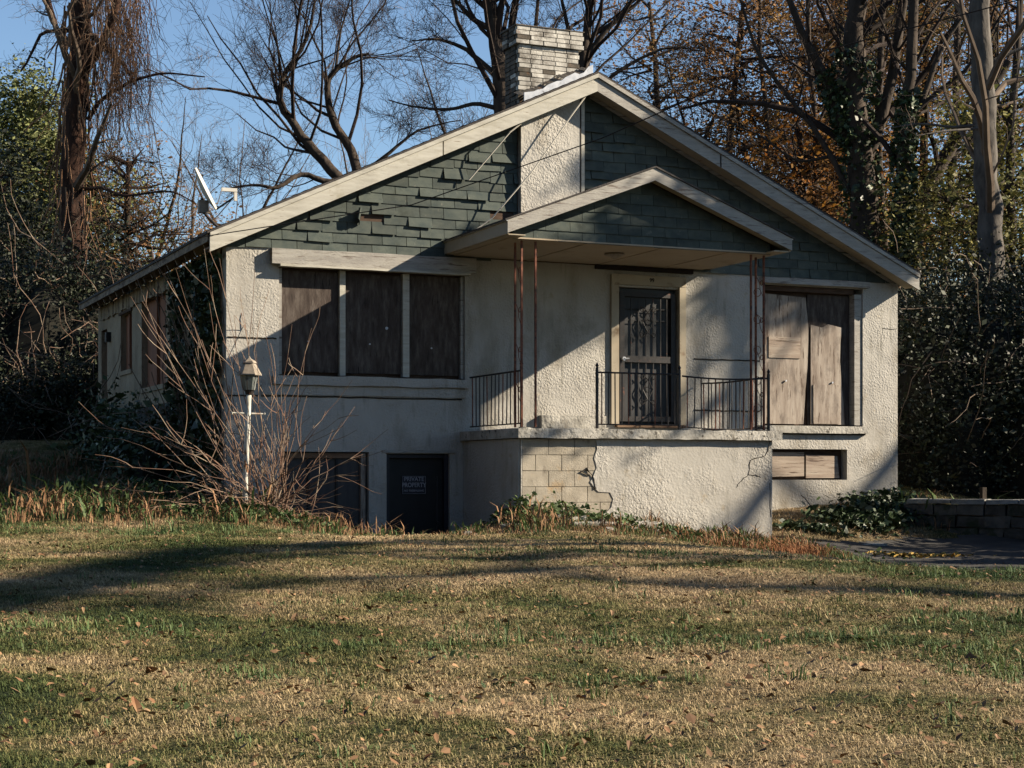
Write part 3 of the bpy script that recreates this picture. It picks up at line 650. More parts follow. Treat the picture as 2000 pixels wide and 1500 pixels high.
# ---- chimney
CX0, CX1, CY0, CY1 = 4.50, 5.53, .08, .58
g = G(); g.box(CX0+.02, CX1-.02, CY0+.02, CY1-.02, 6.6, 8.36); ch = obj('chimney', g, M['chimney_mortar'], H)
b1 = G(); b1.box(-.098, .098, -.048, .048, -.029, .029); bw_me = mesh_of('brick', b1, M['brick']); bd_me = mesh_of('brick', b1, M['brick_dirty'])
bs = G(); bs.box(-.048, .048, -.093, .093, -.029, .029); sw_me = mesh_of('brick', bs, M['brick']); sdm = mesh_of('brick', bs, M['brick_dirty'])
rb = random.Random(11); nb = 0; zc = 7.13; k = 0
while zc < 8.38:
    ex = .045 if zc > 8.12 else 0.0
    if 8.02 < zc <= 8.12: ex = .0
    for xi in range(5):
        x = CX0-ex+.10+(CX1-CX0+2*ex-.2)*xi/4 + (.0 if k % 2 else 0)
        for yy in (CY0-ex+.045, ):
            dirty = zc < 7.62-.04*xi and rb.random() < .85 or (xi == 4 and zc < 7.9 and rb.random() < .5) or rb.random() < .06
            if k % 2 and xi in (0, 4): pass
            piece('brick', bd_me if dirty else bw_me, (x + (0 if k % 2 else (.02 if xi < 2 else -.02)), yy+rb.uniform(-.006,.004), zc), ch, scale=((CX1-CX0+2*ex)/5/.206, 1, 1)); nb += 1
    for side, xx in ((-1, CX0-ex+.045), (1, CX1+ex-.045)):
        for yi in range(2):
            y = CY0-ex+.10+.095+(yi)*(.2+ex)
            dirty = side < 0 and rb.random() < .75 or zc < 7.4
            piece('brick', sdm if dirty else sw_me, (xx+rb.uniform(-.005,.005), y, zc), ch); nb += 1
    zc += .069; k += 1
    if 8.10 < zc < 8.135 : zc += .008
print('bricks', nb)
g = G(); g.box(CX0-.06, CX1+.06, CY0-.055, CY1+.05, 8.395, 8.42, j=.008); obj('chimney_cap', g, M['brick_dirty'], ch)
# tin flashing with ragged top
g = G(); xs = np.linspace(4.42, 5.56, 16); rf = random.Random(2)
g.xz([(x, AP-SL*(XC-x)+.02) for x in xs] + [(x, AP-SL*(XC-x)+.10+rf.uniform(0,.07)) for x in xs[::-1]], -.33, -.31); fl = obj('flashing', g, M['tin'], H)
g = G(); 
for i in range(15):
    x = xs[i]; x2 = xs[i+1]; za = AP-SL*(XC-x)+.10+rf.uniform(0,.05)
    g.add([(x, -.31, za-.02), (x2, -.31, za+.01), (x2, CY0-.01, za+.14), (x, CY0-.01, za+.10)], [(0,1,2,3)])
obj('tar_patch', g, M['brick_dirty'], H)
# ---- loose wires on the gable
def cable(name, pts, rad, m, label, cat='cable', sag=0):
    g = G(); P_ = []
    for i in range(len(pts)-1):
        for k_ in range(10):
            t_ = k_/10; q = np.array(pts[i])*(1-t_)+np.array(pts[i+1])*t_; q[2] -= sag*4*t_*(1-t_); P_.append(q)
    P_.append(np.array(pts[-1])); g.tube(P_, rad, 5); return tag(obj(name, g, m), label, cat)
cable('service_cable', [(5.50,-.32,7.42),(5.18,-.32,7.0),(4.55,-.30,6.13),(3.95,-.20,5.42),(3.35,-.1,4.98)], .011, M['wirewhite'], 'long white loose cable slanting from the gable peak across the stucco panel')
cable('service_cable', [(4.55,-.33,6.98),(4.2,-.3,6.7),(3.62,-.12,5.98)], .011, M['wirewhite'], 'short white loose cable hanging from the left rake above the green shingles')
wa = PL(-2.9, 18.6, 1.6+452/3293*18.6); wb = PL(1.45, 16, 1.6+775/3293*16); wc = PL(7.5, 13.5, 1.6+1020/3293*13.5)
cable('power_wire', [tuple(PL(-4.6,22,1.6+455/3293*22)), tuple(PL(-1.2,20.2,1.6+530/3293*20.2)), tuple(PL(1.0,18.8,1.6+660/3293*18.8)), tuple(PL(2.6,17.4,1.6+800/3293*17.4)), tuple(PL(7.5,13.5,1.6+1150/3293*13.5))], .0065, M['wire'], 'thin black overhead wire running in front of the gable to the left eave')

# ---- satellite dish
D0 = (.11, .95, 5.22)
ds = thing('satellite_dish', 'white satellite dish tilted on the left roof edge of the house', 'satellite dish', D0)
ax = Vector((.80, -.30, .42)).normalized(); c0 = np.array((-.09, 1.04, 5.75))
u = Vector((0,0,1)) - ax*ax.z; u.normalize(); vv = ax.cross(u)
g = G(); nr, nk = 5, 28; vs = []
for shell in (0, 1):
    for i in range(nr+1):
        for k_ in range(nk):
            a = k_*2*math.pi/nk; r_ = i/nr
            p = c0 + np.array(u)*(math.cos(a)*.335*r_) + np.array(vv)*(math.sin(a)*.29*r_) + np.array(ax)*(.07*r_*r_ - shell*.018)
            vs.append(p)
fs = []
for sh_ in (0, 1):
    b0 = sh_*(nr+1)*nk
    for i in range(nr):
        for k_ in range(nk): fs.append((b0+i*nk+k_, b0+i*nk+(k_+1) % nk, b0+(i+1)*nk+(k_+1) % nk, b0+(i+1)*nk+k_))
for k_ in range(nk): fs.append((nr*nk+k_, nr*nk+(k_+1) % nk, (2*nr+1)*nk+(k_+1) % nk, (2*nr+1)*nk+k_))
g.add(vs, fs); obj('reflector', g, M['dish'], ds, smooth=True)
bk = c0 - np.array(ax)*.06 - np.array(u)*.1
g = G(); g.tube([bk, (-.08,.98,5.42), (-.03,.97,5.36), D0], .022, 8); obj('mast', g, M['iron'], ds)
g = G(); g.box(-.16, -.02, .95, 1.05, 5.42, 5.60); obj('bracket', g, M['lamphood'], ds)
lo_ = c0 - np.array(u)*.33 + np.array(ax)*.06
g = G(); g.tube([lo_, lo_+(np.array((.34,.86,5.66))-lo_)*.9], .014, 6); obj('feed_arm', g, M['iron'], ds)
g = G(); g.box(.15, .37, .83, .89, 5.73, 5.78); g.box(.33, .37, .835, .885, 5.60, 5.729); obj('receiver', g, M['dish'], ds)
g = G(); g.box(.03, .2, .88, 1.02, 5.155, 5.185); obj('foot_plate', g, M['iron'], ds)

# ---- lamp post
LZ = 1.06; lx, ly = -.06, -1.37
lp = thing('lamp_post', 'white peeling lantern lamp post standing in the bare shrub', 'lamp post', (lx, ly, LZ))
g = G(); g.tube([(lx-.035, ly, LZ-.25), (lx-.03, ly, LZ+.5), (lx-.005, ly, LZ+1.0), (lx+.02, ly, LZ+1.62)], [.04,.038,.036,.034], 14); obj('pole', g, M['lampwhite'], lp, smooth=True)
g = G(); g.tube([(lx-.20, ly, LZ+1.375), (lx+.22, ly, LZ+1.365)], .012, 8); 
for q in (-.21, .23): g.tube([(lx+q-.012, ly, LZ+1.37), (lx+q, ly, LZ+1.37), (lx+q+.012, ly, LZ+1.37)], [.008,.022,.008], 8)
obj('ladder_bar', g, M['lampwhite'], lp)
tx = lx+.025
g = G(); g.tube([(tx,ly,LZ+1.62),(tx,ly,LZ+1.66),(tx,ly,LZ+1.68)], [.045,.06,.075], 12); obj('collar', g, M['iron'], lp)
g = G(); g.tube([(tx,ly,LZ+1.68),(tx,ly,LZ+1.87)], [.075,.115], 6); obj('glass', g, M['glass'], lp)
g = G()
for k_ in range(6):
    a = k_*math.pi/3+.0; c_, s_ = math.cos(a), math.sin(a)
    T_ = np.array([0,0,1.]); 
    g.tube([(tx+.08*c_, ly+.08*s_, LZ+1.68), (tx+.12*c_, ly+.12*s_, LZ+1.87)], .006, 4)
obj('cage', g, M['iron'], lp)
g = G(); g.tube([(tx,ly,LZ+1.872),(tx,ly,LZ+1.885),(tx,ly,LZ+2.03),(tx,ly,LZ+2.035),(tx,ly,LZ+2.06),(tx,ly,LZ+2.10),(tx,ly,LZ+2.13)], [.165,.165,.085,.10,.085,.02,.006], 6); obj('hood', g, M['lamphood'], lp)

# ---- low wall beside the driveway: stones + cap
lw = thing('low_wall', 'low mossy stone retaining wall beside the dark driveway', 'wall', PL(6.6, 27, .5))
def along(a, b_, t_): return (a[0]*(1-t_)+b_[0]*t_, a[1]*(1-t_)+b_[1]*t_)
A, B = (6.55, 27.3), (13.5, 22.5)
A, B = (6.35, 27.0), (10.5, 24.6)
La = math.dist(A, B); dirv = (VR*(B[0]-A[0])+VD*(B[1]-A[1]))/La; nrm = np.array([-dirv[1], dirv[0], 0]); 
yaw = math.atan2(dirv[1], dirv[0])
g = G(); a3 = PL(*A, .2); b3 = PL(*B, .2); g.prism([a3, b3, b3+nrm*.3, a3+nrm*.3], (0,0,.9)); obj('wall_core', g, M['mortar'], lw)
rw_ = random.Random(4); zrow = .42
for r_ in range(4):
    xx = -rw_.uniform(0, .2)
    while xx < La:
        wd = rw_.uniform(.28, .5); h_ = .185
        g = G(); g.box(-wd/2+.01, wd/2-.01, -.05, .05, -h_/2+.008, h_/2-.008, j=.014)
        p = a3 + dirv*(min(xx+wd/2, La)) - nrm*.02*(1+rw_.random()); p[2] = zrow+h_/2
        piece('stone', mesh_of('stone', g, M['stone']), p, lw, rot=(0,0,yaw)); xx += wd
    zrow += .187
xx = 0
while xx < La:
    wd = rw_.uniform(.5, .8); g = G(); g.box(-wd/2+.006, wd/2-.006, -.24, .22, -.03, .035, j=.012)
    p = a3 + dirv*(xx+wd/2) + nrm*.13; p[2] = zrow+.03; piece('cap_stone', mesh_of('cap_stone', g, M['capstone']), p, lw, rot=(0,0,yaw)); xx += wd
g = G(); p = PL(7.6, 27.2, 1.1); g.box(p[0]-.04, p[0]+.04, p[1]-.04, p[1]+.04, .9, 1.42); tag(obj('marker_post', g, M['bark']), 'short weathered stub post behind the low stone wall', 'post')
g = G()
sl = PL(1.35, 22.35, 0); g.box(sl[0]-.65, sl[0]+.62, sl[1]-.16, sl[1]+.16, .80, 1.0, j=.02)
tag(obj('concrete_step', g, M['concrete']), 'broken concrete step half buried in weeds before the porch', 'step')
g = G(); rr_ = random.Random(6)
for i in range(70):
    s_, t_ = rr_.gauss(1.0, 1.1), rr_.gauss(22.5, .35); q = PL(s_, t_, float(gz(s_, t_)[0])+.01); h_ = rr_.uniform(.012, .06)
    if q[1] > -2.2: continue
    g.box(q[0]-h_*rr_.uniform(.7,1.6), q[0]+h_, q[1]-h_, q[1]+h_*rr_.uniform(.7,1.5), q[2]-h_*.5, q[2]+h_, j=h_*.35)
tag(obj('rubble', g, M['concrete']), 'crumbled stucco and block rubble on the mound below the porch', 'rubble', kind='stuff')
g = G(); sl = PL(4.75, 25.0, 0); g.box(sl[0]-.7, sl[0]+.75, sl[1]-.35, sl[1]+.45, .45, .60, j=.02); tag(obj('concrete_slab', g, M['concrete']), 'flat grey slab at the corner between porch and driveway', 'slab')

# ------------------------------------------------------------------ plants
def rand_walk(p, d, L_, n, curl, up, rg, droop=0):
    pts = [np.array(p, float)]; d = d/np.linalg.norm(d); st = L_/n
    for i in range(n):
        d = d + rg.normal(0, curl, 3) + np.array([0,0,up]) ; d = d/np.linalg.norm(d); pts.append(pts[-1]+d*st)
        if droop: d = d + np.array([0,0,-droop])
    return np.array(pts), d
class TB:                      # fast tube accumulator
    def __init__(s): s.V = []; s.F = []; s.n = 0; s.tips = []
    def tube(s, P, r0, r1, k):
        n = len(P); r = np.linspace(r0, r1, n)
        T = np.gradient(P, axis=0); T /= np.linalg.norm(T, axis=1)[:, None]+1e-9
        ref = np.array([.31,.17,.93]) if abs(T[:, 2]).mean() < .8 else np.array([.93,.2,.1])
        A = np.cross(T, ref); A /= np.linalg.norm(A, axis=1)[:, None]+1e-9; B = np.cross(T, A)
        a = np.arange(k)*2*math.pi/k
        V = P[:, None]+r[:, None, None]*(np.cos(a)[None, :, None]*A[:, None]+np.sin(a)[None, :, None]*B[:, None])
        i, j = np.meshgrid(np.arange(n-1), np.arange(k), indexing='ij'); j2 = (j+1) % k
        F = np.stack([i*k+j, i*k+j2, (i+1)*k+j2, (i+1)*k+j], -1).reshape(-1, 4)+s.n
        s.V.append(V.reshape(-1, 3)); s.F.append(F); s.n += n*k
    def data(s): return np.concatenate(s.V), np.concatenate(s.F)
def branches(tb, P, r0, r1, lvl, maxl, rg, spread=.9, up=.06, dens=1.0, ratio=.5, curl=.16, start=.2, tips=None, minr=.0045):
    L_ = np.linalg.norm(np.diff(P, axis=0), axis=1).sum()
    n = max(2, int(dens*(4.4 if lvl == 0 else (5.6 if lvl == 1 else 5)) * (1 if lvl else L_/2.6)))
    for i in range(n):
        f_ = start + (1-start)*(i+rg.random())/n
        x = f_*(len(P)-1); i0 = min(int(x), len(P)-2); p = P[i0]+(P[i0+1]-P[i0])*(x-i0); t = P[i0+1]-P[i0]; t = t/np.linalg.norm(t)
        q = rg.normal(0, 1, 3); q = q-t*(q@t); q /= np.linalg.norm(q)+1e-9
        ang = spread*rg.uniform(.55, 1.15); d = t*math.cos(ang)+q*math.sin(ang)
        rr = max(minr, (r0+(r1-r0)*f_)*rg.uniform(.24, .48)); cl = max(.35, min(L_*ratio*(1.15-f_*.7)*rg.uniform(.6, 1.25), 5.5))
        if lvl >= 1: cl = min(cl, 2.8)
        if lvl >= 2: cl = min(cl, 1.3)
        ns_ = 6 if lvl == 0 else (5 if lvl == 1 else 3)
        Q, _ = rand_walk(p, d, cl, ns_, curl, up, rg)
        tb.tube(Q, rr, max(minr*.6, rr*.3), 6 if lvl == 0 else (4 if lvl == 1 else 3))
        if tips is not None: tips.append(Q[-1]); tips.append(Q[len(Q)//2])
        if lvl+1 < maxl: branches(tb, Q, rr, rr*.3, lvl+1, maxl, rg, spread, up, dens, ratio, curl, .15, tips, minr)
def leafcloud(pts, n, spread, size, rg, aspect=1.6, squash=.5):
    pts = np.asarray(pts); c = pts[rg.integers(0, len(pts), n)] + rg.normal(0, 1, (n, 3))*spread
    a = rg.normal(0, 1, (n, 3)); a[:, 2] *= squash; a /= np.linalg.norm(a, axis=1)[:, None]
    b_ = rg.normal(0, 1, (n, 3)); b_ -= a*(a*b_).sum(1)[:, None]; b_ /= np.linalg.norm(b_, axis=1)[:, None]
    sz = size*np.clip(rg.lognormal(-.08, .42, n), .3, 2.4)[:, None]
    V = np.stack([c-a*sz*aspect/2, c+b_*sz*.42, c+a*sz*aspect/2, c-b_*sz*.42], 1).reshape(-1, 3)
    F = np.arange(n*4).reshape(-1, 4); return V, F
def litter(P, size, rg):
    n = len(P); a0 = rg.uniform(0, 6.28, n); sz = size*rg.uniform(.6, 1.35, n); fold = rg.uniform(-.3, .9, n); V = np.zeros((n, 7, 3)); tilt = rg.normal(0, .35, (n, 2))
    prof = [(0, 1.0), (.9, .55), (2.1, .62), (3.14, .8), (4.2, .6), (5.4, .5)]
    for k_, (a, r_) in enumerate(prof):
        rr = sz*r_*rg.uniform(.7, 1.2, n)*.6; x, y = np.cos(a)*rr, np.sin(a)*rr
        V[:, k_+1, 0] = x*np.cos(a0)-y*np.sin(a0); V[:, k_+1, 1] = x*np.sin(a0)+y*np.cos(a0); V[:, k_+1, 2] = np.abs(y)*fold + V[:, k_+1, 0]*tilt[:, 0] + V[:, k_+1, 1]*tilt[:, 1]
    V += P[:, None, :]; i = np.arange(n)[:, None]*7
    F = np.concatenate([i+np.array([[0, k_+1, (k_+1) % 6+1]]) for k_ in range(6)]); return V.reshape(-1, 3), F
def tree(name, label, cat, base, trunks, seed, m=('bark','twig'), maxl=4, dens=1.0, spread=.9, up=.06, ratio=.5, start=.25, group=None, leaves=None, curl=.19, minr=.0045, k=10):
    """trunks: list of (points, r0, r1)"""
    rg = np.random.default_rng(seed); T_ = thing(name, label, cat, base, group)
    tr = TB(); tw = TB(); tips = []
    for pts, r0, r1 in trunks:
        P = np.array(pts, float)
        # refine
        x = np.linspace(0, len(P)-1, max(len(P)*3, 8)); i0 = np.minimum(x.astype(int), len(P)-2); fr = (x-i0)[:, None]
        Q = P[i0]*(1-fr)+P[i0+1]*fr; Q[1:-1] = (Q[:-2]+2*Q[1:-1]+Q[2:])/4; Q[1:-1] += rg.normal(0, r0*.09, Q[1:-1].shape)
        tr.tube(Q, r0, r1, k); branches(tw, Q, r0, r1, 0, maxl, rg, spread, up, dens, ratio, curl, start, tips, minr)
    obj('trunk', tr.data(), M[m[0]], T_, smooth=True)
    obj('branches', tw.data(), M[m[1]], T_, kind='stuff')
    if leaves:
        ml, n, spr, size = leaves
        obj('leaves', leafcloud(tips, n, spr, size, rg), M[ml], T_, kind='stuff')
    return T_, tips
def px(x, y, t, z_=None):        # survey point: bearing x, height mark y, distance t
    return PL((x-1000)/3293*t, t, 1.6+(930-y)/3293*t)
def gp(x, t):
    s = (x-1000)/3293*t; return PL(s, t, float(gz(s, t)[0])-.1)
def copy_tree(src, label, loc, rotz=0, sc_=1, group=None):
    c = src.copy(); COL.objects.link(c); c.location = tuple(loc); c.rotation_euler = (0,0,rotz); c.scale = (sc_,)*3; c['label'] = label
    if group: c['group'] = group
    for ch_ in list(src.children):
        d_ = ch_.copy(); COL.objects.link(d_); d_.parent = c
    return c

# big vine-covered tree at left
b = gp(150, 40)
big, _ = tree('vine_covered_tree', 'tall tree at left with thick reddish trunk wrapped in vines', 'tree', b,
  [([b, px(145,500,40), px(140,350,40), px(148,200,40), px(158,60,40), px(165,-120,40), px(175,-260,40)], .33, .17),
   ([px(152,160,40), px(185,110,39.5), px(225,30,39), px(240,-80,39)], .12, .06),
   ([px(172,235,40), px(195,195,40), px(250,160,39.6), px(320,140,39.5), px(400,150,39.5)], .06, .015),
   ([px(165,60,40), px(200,85,40), px(250,135,40), px(262,165,40)], .09, .02),
   ([px(138,130,40), px(110,60,40.5), px(95,0,41), px(85,-80,41)], .09, .03),
   ([px(135,60,40), px(80,60,40), px(55,120,40), px(40,140,40)], .05, .02),
   ([px(155,370,40), px(200,365,39.5), px(240,385,39), px(330,370,39), px(380,395,39)], .05, .012)], 21, ('bark_red','twig'), maxl=4, dens=.6, up=.03, ratio=.26, start=.3, spread=1.1)
tb = TB(); rg = np.random.default_rng(5)
for i in range(330):            # hanging vines
    x = rg.normal(232, 28); y0 = rg.uniform(-140, 160); L_ = rg.uniform(1.2, 3.6)
    if rg.random() < .12: x = rg.uniform(90, 280); L_ *= .6
    t = 40+rg.normal(0, .8)
    Q, _ = rand_walk(px(x, y0, t), np.array([rg.normal(0,.15), rg.normal(0,.15), -1.]), L_, 9, .16, -.12, rg)
    tb.tube(Q, .010, .005, 3)
    for k_ in range(3):
        j = rg.integers(1, 8); Q2, _ = rand_walk(Q[j], rg.normal(0, 1, 3)+np.array([0,0,-.8]), .45, 3, .3, -.1, rg); tb.tube(Q2, .006, .004, 3)
for i in range(90):             # vines hugging the trunk
    y0 = rg.uniform(-60, 440); a = rg.uniform(0, 6.28); c_ = px(145+ (0 if y0 > 200 else 8), y0, 40) + np.array([math.cos(a), math.sin(a), 0])*.36
    Q, _ = rand_walk(c_, np.array([0,0,-1.]), rg.uniform(.8, 2.5), 7, .12, -.05, rg); tb.tube(Q, .025, .012, 4)
obj('hanging_vines', tb.data(), M['vine'], big, kind='stuff')

# tree with two leaning limbs behind the roof
b = gp(700, 42)
tree('leaning_bare_tree', 'bare tree with two crooked leaning limbs rising behind the left roof slope', 'tree', b,
  [([b, px(680,380,42), px(640,320,42), px(590,270,42), px(552,215,42), px(543,180,42), px(555,150,42), px(600,80,42), px(615,0,42)], .17, .03),
   ([px(552,215,42), px(538,175,42), px(530,135,42)], .05, .03),
   ([b, px(700,330,42.5), px(683,285,42.5), px(648,235,42.5), px(637,165,42.5), px(655,135,42.5), px(700,108,42.5), px(720,105,42.5)], .15, .03),
   ([px(690,340,42), px(640,360,41.5), px(590,335,41.5), px(540,370,41), px(500,360,41), px(440,370,41)], .09, .02),
   ([px(655,140,42.5), px(665,60,42.6), px(690,-20,42.6)], .04, .012),
   ([px(720,330,42.5), px(770,290,42.5), px(820,250,42.5), px(900,235,42.5)], .06, .012)], 22, ('bark','twig_dark'), maxl=4, dens=1.0, up=.09, ratio=.55, start=.22)
# tree by the chimney
b = gp(985, 38)
tree('dark_forked_tree', 'dark forked tree directly left of the chimney', 'tree', b,
  [([b, px(985,250,38), px(978,150,38), px(968,60,38), px(950,-20,38), px(930,-150,38)], .24, .12),
   ([px(982,200,38), px(990,120,38), px(1005,20,38), px(1020,-80,38)], .13, .06),
   ([px(978,160,38), px(940,120,38), px(900,90,38), px(850,75,37.5), px(800,80,37.5)], .08, .012),
   ([px(980,215,38), px(930,200,38), px(880,215,38), px(810,210,38), px(760,195,38)], .06, .012),
   ([px(968,60,38), px(925,40,38), px(880,-10,38), px(830,-30,38)], .08, .02)], 23, ('bark','twig_dark'), maxl=4, dens=.95, up=.05, ratio=.5)
b = gp(1135, 39)
tree('bare_tree', 'bare tree rising just right of the chimney', 'tree', b,
  [([b, px(1135,200,39), px(1140,100,39), px(1155,0,39), px(1165,-120,39)], .15, .07),
   ([px(1140,130,39), px(1180,60,39), px(1230,20,39), px(1280,-30,39)], .08, .03),
   ([px(1140,140,39), px(1110,60,39), px(1090,-40,39)], .07, .03),
   ([px(1130,200,39), px(1220,130,39), px(1300,90,39), px(1380,100,39)], .06, .012)], 24, ('bark','twig_dark'), maxl=4, dens=.95)
# right cluster
b = gp(1685, 38)
rc, tips1 = tree('multi_stemmed_tree', 'dark thick multi-stemmed tree behind the right roof slope', 'tree', b,
  [([b, px(1685,420,38), px(1682,330,38), px(1672,220,38), px(1668,100,38), px(1672,0,38), px(1680,-120,38)], .36, .17),
   ([px(1678,330,38), px(1640,230,38), px(1605,140,38), px(1560,50,38), px(1520,-60,38)], .14, .06),
   ([px(1688,330,38), px(1725,230,38), px(1750,100,38), px(1765,0,38), px(1775,-100,38)], .14, .08),
   ([px(1660,380,38), px(1600,260,38), px(1540,190,38), px(1480,110,38), px(1440,-20,38)], .07, .025),
   ([px(1690,360,38), px(1640,300,38.3), px(1560,320,38.5), px(1480,260,38.5), px(1400,230,38.5)], .05, .015)], 25, ('bark','twig_dark'), maxl=4, dens=.7, start=.3)
def ivy_on(parent, pts, rad, n, seed, size=.09, t=38):
    rg = np.random.default_rng(seed); P = np.array(pts); x = rg.uniform(0, len(P)-1.001, n); i0 = x.astype(int); fr = (x-i0)[:, None]
    c = P[i0]*(1-fr)+P[i0+1]*fr; a = rg.uniform(0, 6.28, n); r_ = rad*rg.uniform(.85, 1.5, n)
    c += np.stack([np.cos(a)*r_, np.sin(a)*r_, rg.normal(0, .05, n)], 1)
    V, F = leafcloud(c, n, 0.03, size, rg, 1.2, .9); obj('ivy_leaves', (V, F), M['leaf_ivy'], parent, kind='stuff')
ivy_on(rc, [px(1685,480,38), px(1682,330,38), px(1672,220,38), px(1668,100,38)], .36, 1500, 1)
ivy_on(rc, [px(1678,330,38), px(1640,230,38), px(1605,140,38)], .15, 1300, 2)
b = gp(1765, 37)
it, _ = tree('ivy_covered_tree', 'slender tree covered in bright ivy between the dark stems and the grey trunk', 'tree', b,
  [([b, px(1762,450,37), px(1765,300,37), px(1775,180,37), px(1782,60,37), px(1790,-100,37)], .17, .10),
   ([px(1768,250,37), px(1800,200,37), px(1840,90,37), px(1890,20,37)], .08, .03)], 26, ('bark','twig_dark'), maxl=3, dens=.7, start=.35)
ivy_on(it, [px(1762,520,37), px(1762,450,37), px(1765,300,37), px(1775,180,37)], .19, 2600, 3)
b = gp(1770, 39.5)
tree('leaning_tree', 'dark trunk leaning to the right behind the tall grey trunk', 'tree', b,
  [([b, px(1785,440,39.5), px(1820,350,39.5), px(1865,270,39.5), px(1910,210,39.5), px(1970,120,39.5)], .22, .1),
   ([px(1780,410,39), px(1860,370,39), px(1930,310,39), px(2010,290,39)], .10, .03)], 27, ('bark','twig_dark'), maxl=3, dens=.7)
b = gp(1935, 33)
tree('tall_grey_tree', 'tall straight grey trunk near the right edge of the picture', 'tree', b,
  [([b, px(1938,600,33), px(1932,420,33), px(1925,250,33), px(1917,100,33), px(1912,-60,33), px(1908,-250,33)], .27, .17),
   ([px(1922,240,33), px(1870,250,33), px(1800,240,33), px(1740,250,33)], .04, .012),
   ([px(1918,130,33), px(1980,100,33), px(2060,70,33)], .05, .02),
   ([px(1925,250,33), px(1850,255,32.6), px(1790,265,32.4)], .03, .01)], 28, ('bark_grey','twig'), maxl=3, dens=.55, start=.3, up=0)
for i, (x0, x1, t_, r_, lab) in enumerate([(1590,1575,41,.10,'slim dark trunk left of the thick dark stems'),(1728,1722,40.5,.12,'slim dark trunk just left of the ivy covered tree'),(1845,1868,42,.13,'slim dark trunk between the leaning tree and the grey trunk'),(1975,1990,36,.12,'slim trunk at the right edge beyond the grey trunk'),(1500,1480,43,.09,'slim trunk above the middle of the right roof slope'),(1640,1655,44,.10,'far slim trunk hidden among the thick stems')]):
    b = gp(x0, t_); xm = (x0+x1)/2+(-1)**i*12
    tree('slim_tree', lab, 'tree', b, [([b, px(x0,450,t_), px(xm,250,t_), px(x1,80,t_), px(x1+10,-120,t_)], r_, r_*.5), ([px(xm,250,t_), px(xm+45*(-1)**i,150,t_), px(xm+90*(-1)**i,20,t_)], r_*.45, .02)], 300+i, ('bark','twig_dark' if i % 2 else 'twig'), maxl=4, dens=.5, start=.3, ratio=.3)
# generic bare trees in the background
gen = []
for sdx in (31, 32):
    rg = np.random.default_rng(sdx)
    P, _ = rand_walk((0,0,-.2), np.array([0,0,1.]), 12, 8, .11, .05, rg)
    T0, _ = tree('bare_tree', 'tmp', 'tree', (0,0,0), [(P, .15, .012)], sdx, ('bark','twig'), maxl=4, dens=.72, up=.1, ratio=.45, start=.12, spread=.8)
    gen.append(T0)
spots = [(330,52,.84,'slim pale bare tree in front of the sky left of the dish'),(385,50,.8,'small bare tree right behind the satellite dish'),(440,54,.85,'low bare tree just right of the satellite dish'),
 (250,50,.8,'bare tree between the vine covered trunk and the dish'),(500,56,.8,'far small bare tree above the left roof corner'),(820,52,.85,'bare tree left of the chimney over the roof'),
 (1240,46,.95,'bare tree above the right roof slope near the peak'),(1330,48,1.0,'bare tree midway above the right roof slope'),(1460,47,.95,'bare tree above the small porch roof side'),(1060,47,.95,'bare tree far behind the chimney top'),
 (1580,50,1.0,'bare tree left of the dark stems'),(1850,48,1.0,'bare tree seen between ivy trunk and grey trunk'),(1990,44,1.0,'bare tree at the right edge')]
for i, (x, t, s_, lab) in enumerate(spots):
    loc = gp(x, t)
    if i < 2: o = gen[i]; o.location = tuple(loc); o.scale = (s_,)*3; o['label'] = lab; o['group'] = 'bare trees behind the house'; o.rotation_euler = (0,0,i*1.3)
    else: copy_tree(gen[i % 2], lab, loc, i*1.7, s_, 'bare trees behind the house')
# unseen trees beyond the right side of the frame, placed to throw the bands of shade on lawn and wall
offs = [(17,33.5,.95,'bare tree out of view behind the evergreen bank'),(19,12.0,.8,'bare tree out of view right of the lawn by the street')]
for i, (s_, t, k_, lab) in enumerate(offs):
    copy_tree(gen[i % 2], lab, PL(s_, t, float(gz(s_, t)[0])-.1), i*2.1+.4, k_, 'bare trees right of the garden')

SV = np.array([2.1, -1.0, 1.19])
def shade_tree(label, base, clumps, n, limbs, seed):  # unseen trees; crowns and limbs laid along sun rays to cast shade
    rg = np.random.default_rng(seed); T_ = thing('tree', label, 'tree', base); b = np.array(base, float)
    hi = max([c[2] for c, _ in clumps] + [p[2] for l_, _ in limbs for p in l_] + [8])
    top = np.array([b[0], b[1], hi+1.5]); tb = TB(); tb.tube(np.array([b, (b+top)/2+rg.normal(0,.1,3), top]), .24, .07, 8); obj('trunk', tb.data(), M['bark'], T_, smooth=True)
    tb = TB(); C_ = []
    for c, rad in clumps:
        c = np.array(c); st = np.array([b[0], b[1], max(b[2]+1, c[2]-1.5)]); tb.tube(np.array([st, (st+c)/2+np.array([0,0,.25]), c]), .06, .015, 5)
        for k_ in range(14):
            q = c+rg.normal(0, 1, 3)*np.array([rad,rad,rad])*.55; tb.tube(np.array([c, (c+q)/2+rg.normal(0,.05,3), q]), .012, .005, 3); C_.append(q)
    for l_, rad in limbs:
        Q = np.array(l_, float); tb.tube(Q, rad, rad*.6, 7); branches(tb, Q, rad*.7, rad*.3, 1, 4, rg, .5, .0, 1.2, .25, .15, .05, None, .008)
        j = np.argmin(np.hypot(Q[:, 0]-b[0], Q[:, 1]-b[1])); st = np.array([b[0], b[1], Q[j][2]-.8]); tb.tube(np.array([st, (st+Q[j])/2, Q[j]]), .1, rad*.6, 6)
    obj('branches', tb.data(), M['twig'], T_, kind='stuff')
    if C_: obj('leaves', leafcloud(np.array(C_), n, .16, .10, rg), M['leaf_dark'], T_, kind='stuff')
def toward(p, k): return np.array(p, float)+SV*k
